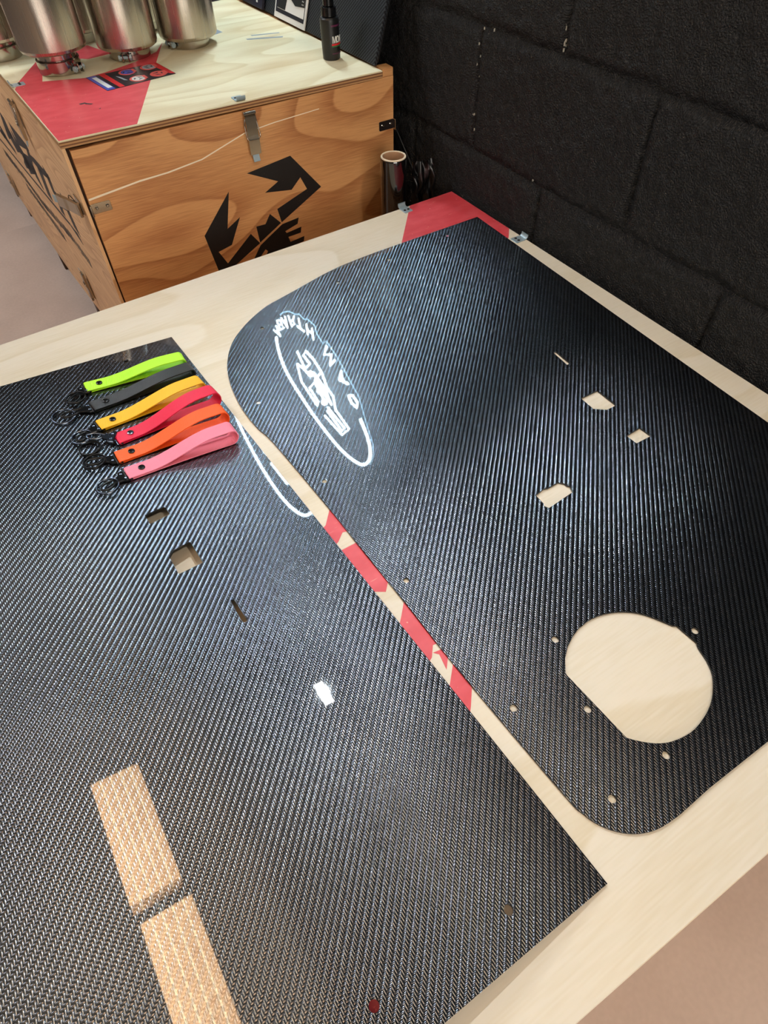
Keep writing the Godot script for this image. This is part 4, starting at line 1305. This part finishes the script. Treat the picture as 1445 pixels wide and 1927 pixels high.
# ------------------------------------------------------------------ roll of film between the crates
func build_tube() -> void:
	var t := thing("film_roll", "upright roll of glossy black film on a pale card core, between the crates", "roll", Transform3D(Basis.IDENTITY, Vector3(-0.1045, 0.0, -0.075)))
	var h := T + 0.078
	var b := MB.new()
	b.lathe([Vector2(0.0278, FLOOR), Vector2(0.0281, FLOOR + 0.001), Vector2(0.0281, h - 0.004), Vector2(0.0274, h - 0.002), Vector2(0.0268, h - 0.0018)], 48)
	obj("film", b, M.black_film, t)
	b = MB.new()
	b.lathe([Vector2(0.0268, h - 0.002), Vector2(0.0266, h), Vector2(0.0236, h + 0.0003), Vector2(0.0228, h - 0.001)], 48)
	obj("core_rim", b, M.core_rim, t)
	b = MB.new()
	b.lathe([Vector2(0.0228, h - 0.001), Vector2(0.0228, FLOOR)], 48)
	obj("core", b, M.core_card, t)
	# a thin dark rod along the foot of the wall, and a crumple of film
	b = MB.new()
	b.tube([Vector3(0.006, T + 0.085, -0.26), Vector3(0.006, T - 0.03, -0.13), Vector3(0.006, FLOOR + 0.02, -0.035)], 0.0022, 8)
	tag(obj("thin_rod", b, M.lamp_body), "thin dark rod slanting down the black wall behind the film roll", "rod")
	var wr := noise(33, 2)
	b = MB.new()
	var g := []
	for i in 25:
		var row := []
		for j in 61:
			var u := i / 24.0; var q := j / 60.0
			row.append(Vector3(-0.058 + 0.052 * u + wr.get_noise_2d(u * 3, q * 5) * 0.008, T + 0.055 - q * 0.5, -0.07 + 0.012 * u + wr.get_noise_2d(u * 4 + 9, q * 7) * 0.012))
		g.append(row)
	grid(b, g, Vector3(0, 0.2, 1))
	var g2 := []
	for row in g:
		g2.append(row.map(func(p): return p - Vector3(0, 0, 0.0008)))
	grid(b, g2, Vector3(0, -0.2, -1))
	tag(obj("crumpled_film", b, M.loose_film), "crumpled black plastic film between the roll and the black wall", "film")


# ------------------------------------------------------------------ neon sign on the wall, seen reflected in the sheets
func build_sign() -> void:
	var t := thing("neon_sign", "white neon sign, oval ring with a scorpion and lettering, on the black wall", "neon sign")
	var X := WALL_X - 0.022
	var lines := {
		"ring": [[Vector2(-1.219, 1.550), Vector2(-1.224, 1.592), Vector2(-1.214, 1.645), Vector2(-1.181, 1.701), Vector2(-1.119, 1.739), Vector2(-1.021, 1.772), Vector2(-0.923, 1.798), Vector2(-0.809, 1.814), Vector2(-0.697, 1.817), Vector2(-0.618, 1.806), Vector2(-0.548, 1.784), Vector2(-0.487, 1.752), Vector2(-0.441, 1.703), Vector2(-0.413, 1.645), Vector2(-0.409, 1.586), Vector2(-0.423, 1.544), Vector2(-0.447, 1.510), Vector2(-0.474, 1.480)]],
		"letter_a": [[Vector2(-1.235, 1.519), Vector2(-1.164, 1.510), Vector2(-1.198, 1.474)], [Vector2(-1.214, 1.516), Vector2(-1.175, 1.484)]],
		"letter_b": [[Vector2(-1.177, 1.437), Vector2(-1.153, 1.471), Vector2(-1.109, 1.435), Vector2(-1.126, 1.426), Vector2(-1.165, 1.454)], [Vector2(-1.126, 1.426), Vector2(-1.132, 1.409), Vector2(-1.177, 1.437)]],
		"letter_second_a": [[Vector2(-1.120, 1.390), Vector2(-1.065, 1.409), Vector2(-1.074, 1.357)], [Vector2(-1.100, 1.396), Vector2(-1.065, 1.372)]],
		"letter_r": [[Vector2(-1.037, 1.333), Vector2(-1.015, 1.371), Vector2(-0.981, 1.342), Vector2(-0.995, 1.334), Vector2(-1.026, 1.354)], [Vector2(-0.995, 1.334), Vector2(-0.976, 1.303)]],
		"letter_t": [[Vector2(-0.934, 1.288), Vector2(-0.926, 1.331)], [Vector2(-0.957, 1.339), Vector2(-0.893, 1.328)]],
		"letter_h": [[Vector2(-0.864, 1.277), Vector2(-0.863, 1.325)], [Vector2(-0.816, 1.268), Vector2(-0.815, 1.321)], [Vector2(-0.864, 1.302), Vector2(-0.814, 1.293)]],
		"letter_m": [[Vector2(-0.703, 1.285), Vector2(-0.734, 1.342), Vector2(-0.671, 1.301), Vector2(-0.687, 1.365), Vector2(-0.646, 1.314)]],
		"letter_third_a": [[Vector2(-0.598, 1.334), Vector2(-0.622, 1.390), Vector2(-0.551, 1.362)], [Vector2(-0.604, 1.349), Vector2(-0.588, 1.374)]],
		"letter_d": [[Vector2(-0.556, 1.424), Vector2(-0.536, 1.445), Vector2(-0.496, 1.440), Vector2(-0.486, 1.407), Vector2(-0.521, 1.398), Vector2(-0.556, 1.424)]],
		"scorpion_tail": [[Vector2(-0.999, 1.489), Vector2(-0.940, 1.546), Vector2(-0.881, 1.482), Vector2(-0.938, 1.472), Vector2(-0.904, 1.431), Vector2(-0.843, 1.430), Vector2(-0.773, 1.457), Vector2(-0.739, 1.512), Vector2(-0.690, 1.524), Vector2(-0.681, 1.585)]],
		"scorpion_claw": [[Vector2(-1.021, 1.572), Vector2(-1.001, 1.658), Vector2(-0.861, 1.700), Vector2(-0.845, 1.666), Vector2(-0.921, 1.638), Vector2(-0.856, 1.564), Vector2(-0.766, 1.621), Vector2(-0.746, 1.574), Vector2(-0.804, 1.538), Vector2(-0.861, 1.515), Vector2(-0.902, 1.557), Vector2(-0.959, 1.556), Vector2(-1.021, 1.572)]],
		"scorpion_body": [[Vector2(-0.852, 1.509), Vector2(-0.750, 1.534), Vector2(-0.714, 1.585), Vector2(-0.853, 1.547), Vector2(-0.792, 1.474)]],
		"scorpion_leg": [[Vector2(-0.765, 1.658), Vector2(-0.639, 1.678), Vector2(-0.612, 1.641), Vector2(-0.756, 1.631)], [Vector2(-0.796, 1.710), Vector2(-0.642, 1.703), Vector2(-0.573, 1.615), Vector2(-0.685, 1.588)]],
		"backing_edge": [[Vector2(-1.128, 1.379), Vector2(-1.073, 1.336), Vector2(-1.019, 1.304), Vector2(-0.960, 1.286), Vector2(-0.923, 1.263), Vector2(-0.879, 1.263), Vector2(-0.849, 1.245), Vector2(-0.787, 1.239), Vector2(-0.779, 1.269), Vector2(-0.731, 1.288), Vector2(-0.701, 1.258), Vector2(-0.618, 1.284), Vector2(-0.534, 1.335), Vector2(-0.473, 1.369), Vector2(-0.452, 1.414), Vector2(-0.430, 1.465), Vector2(-0.384, 1.545), Vector2(-0.382, 1.603), Vector2(-0.416, 1.689)]]}
	for k in lines:
		var b := MB.new()
		for l in lines[k]:
			var pts := []
			for p in l:
				pts.append(Vector3(X, p.y, p.x))
			b.tube(spline(pts, 5) if k == "ring" else pts, 0.0022 if k == "backing_edge" else (0.0070 if k == "ring" else (0.0040 if k in ["letter_a", "letter_b", "letter_second_a", "letter_r", "letter_t", "letter_h"] else 0.0054)), 8)
		obj(k + "_tube" if not k.begins_with("backing") else k, b, M.backing_glow if k == "backing_edge" else M.neon, t)
	# the light of the tubes, as small lamps just in front of them
	for p in [Vector2(-0.861, 1.515), Vector2(-0.790, 1.555), Vector2(-0.760, 1.600)]:
		var l := OmniLight3D.new()
		l.name = numbered("neon_light")
		l.light_energy = 0.28
		l.light_color = Color(0.90, 0.97, 1.0)
		l.light_size = 0.006
		l.omni_range = 8.0
		l.omni_attenuation = 2.0
		l.shadow_enabled = true
		add_child(l)
		l.position = Vector3(X - 0.012, p.y, p.x)
	for p in [Vector2(-1.181, 1.701), Vector2(-0.809, 1.814), Vector2(-0.441, 1.703), Vector2(-0.815, 1.321), Vector2(-0.861, 1.515)]:
		var b := MB.new()
		b.tube([Vector3(X, p.y, p.x), Vector3(WALL_X + 0.012, p.y, p.x)], 0.004, 8)
		obj("standoff", b, M.zinc, t)


# ------------------------------------------------------------------ lamps and timbers out of view under the ceiling
func build_ceiling_things() -> void:
	var t := thing("floodlight", "small rectangular white floodlight out of view high on the black wall", "floodlight", Transform3D(Basis.IDENTITY, Vector3(-0.115, 2.35, 0.01)))
	var b := MB.new()
	b.box(Vector3(0, 0.012, 0), Vector3(0.06, 0.02, 0.125), Transform3D.IDENTITY, 0.003)
	obj("housing", b, M.lamp_body, t)
	b = MB.new()
	b.box(Vector3(0, 0.0005, 0), Vector3(0.045, 0.003, 0.11))
	obj("lamp_face", b, M.lamp_face, t)
	b = MB.new()
	b.tube([Vector3(0.02, 0.018, 0), Vector3(0.06, 0.04, 0), Vector3(0.15, 0.04, 0)], 0.006, 8)
	obj("bracket", b, M.lamp_body, t)
	for d in [[Vector3(-2.6, 2.53, 1.2), Vector2(0.3, 1.2), "unseen ceiling light panel at the left, placed to light the left carbon sheet"], [Vector3(-1.72, 2.53, -1.5), Vector2(0.3, 1.2), "unseen ceiling light panel left of the far crate, placed to light both lids"]]:
		t = thing("unseen_ceiling_light", d[2], "ceiling light", Transform3D(Basis.IDENTITY, d[0]), "unseen ceiling light panels")
		b = MB.new()
		b.box(Vector3(0, 0.011, 0), Vector3(d[1].x + 0.04, 0.022, d[1].y + 0.04), Transform3D.IDENTITY, 0.003)
		obj("frame", b, M.lamp_frame, t)
		b = MB.new()
		b.box(Vector3(0, -0.001, 0), Vector3(d[1].x, 0.004, d[1].y))
		obj("diffuser", b, M.unseen_panel_face, t)
	t = thing("unseen_downlight", "unseen small square ceiling lamp near the black wall, placed for the film roll shadow", "unseen_downlight", Transform3D(Basis.IDENTITY, Vector3(-0.25, 2.535, 2.0)))
	b = MB.new()
	b.box(Vector3(0, 0.009, 0), Vector3(0.18, 0.016, 0.18), Transform3D.IDENTITY, 0.003)
	obj("frame", b, M.lamp_frame, t)
	b = MB.new()
	b.box(Vector3(0, 0.0, 0), Vector3(0.14, 0.004, 0.14))
	obj("diffuser", b, M.unseen_panel_face, t)
	# two laminated timbers out of view, placed for their reflection in the left sheet
	for d in [[Vector3(-0.977, 2.0, 0.31), 0.38, "laminated timber out of view under the ceiling, the shorter of two"], [Vector3(-0.968, 2.0, 1.125), 1.14, "laminated timber out of view under the ceiling, the longer of two"]]:
		t = thing("unseen_ceiling_timber", d[2], "timber", Transform3D(Basis.IDENTITY, d[0]), "laminated timbers out of view under the ceiling")
		var wd := 0.0296
		for z in [-0.36, 0.36]:
			b = MB.new()
			b.tube([Vector3(0, 0.045, z * d[1]), Vector3(0, 0.555, z * d[1])], 0.006, 8)
			obj("hanger", b, M.zinc, t)
		for k in 5:
			b = MB.new()
			b.box(Vector3((k - 2) * wd, 0, 0), Vector3(wd - 0.0045, 0.1, d[1]), Transform3D.IDENTITY, 0.001)
			obj("lamination", b, M.beam_wood, t)
		for k in 4:
			b = MB.new()
			b.box(Vector3((k - 1.5) * wd, 0, 0), Vector3(0.0047, 0.0995, d[1]))
			obj("glue_line", b, M.beam_glue, t)
	# unseen strip light, placed to brighten the timbers from the left and below
	t = thing("unseen_strip_light", "unseen slim strip light on two rods, placed to light the laminated timbers", "strip light", Transform3D(Basis(Vector3(0, 0, 1), -PI * 0.25), Vector3(-1.52, 1.50, 0.75)))
	b = MB.new()
	b.box(Vector3(0, -0.02, 0), Vector3(0.07, 0.04, 1.6), Transform3D.IDENTITY, 0.004)
	b.box(Vector3(0.062, 0.03, 0), Vector3(0.004, 0.14, 1.6))  # flange that keeps this light off the bench and the black wall
	b.box(Vector3(0.048, -0.038, 0), Vector3(0.032, 0.004, 1.6))
	obj("housing", b, M.lamp_body, t)
	b = MB.new()
	b.box(Vector3(0, 0.001, 0), Vector3(0.055, 0.004, 1.56))
	obj("strip_lamp", b, M.unseen_panel_face, t)
	var inv: Transform3D = t.transform.affine_inverse()
	for z in [0.05, 1.45]:
		b = MB.new()
		b.tube([inv * Vector3(-1.53, 1.49, z), inv * Vector3(-1.53, 2.555, z)], 0.005, 8)
		obj("hanger", b, M.zinc, t)
	var dir := Vector3(0.7071, 0.7071, 0)
	area("unseen_strip_lamp_light", Vector3(-1.52, 1.50, 0.75) + dir * 0.006, Vector2(1.56, 0.05), 85.0, Color(1.0, 0.94, 0.84), dir)  # light of the unseen strip lamp, aimed up at the timbers
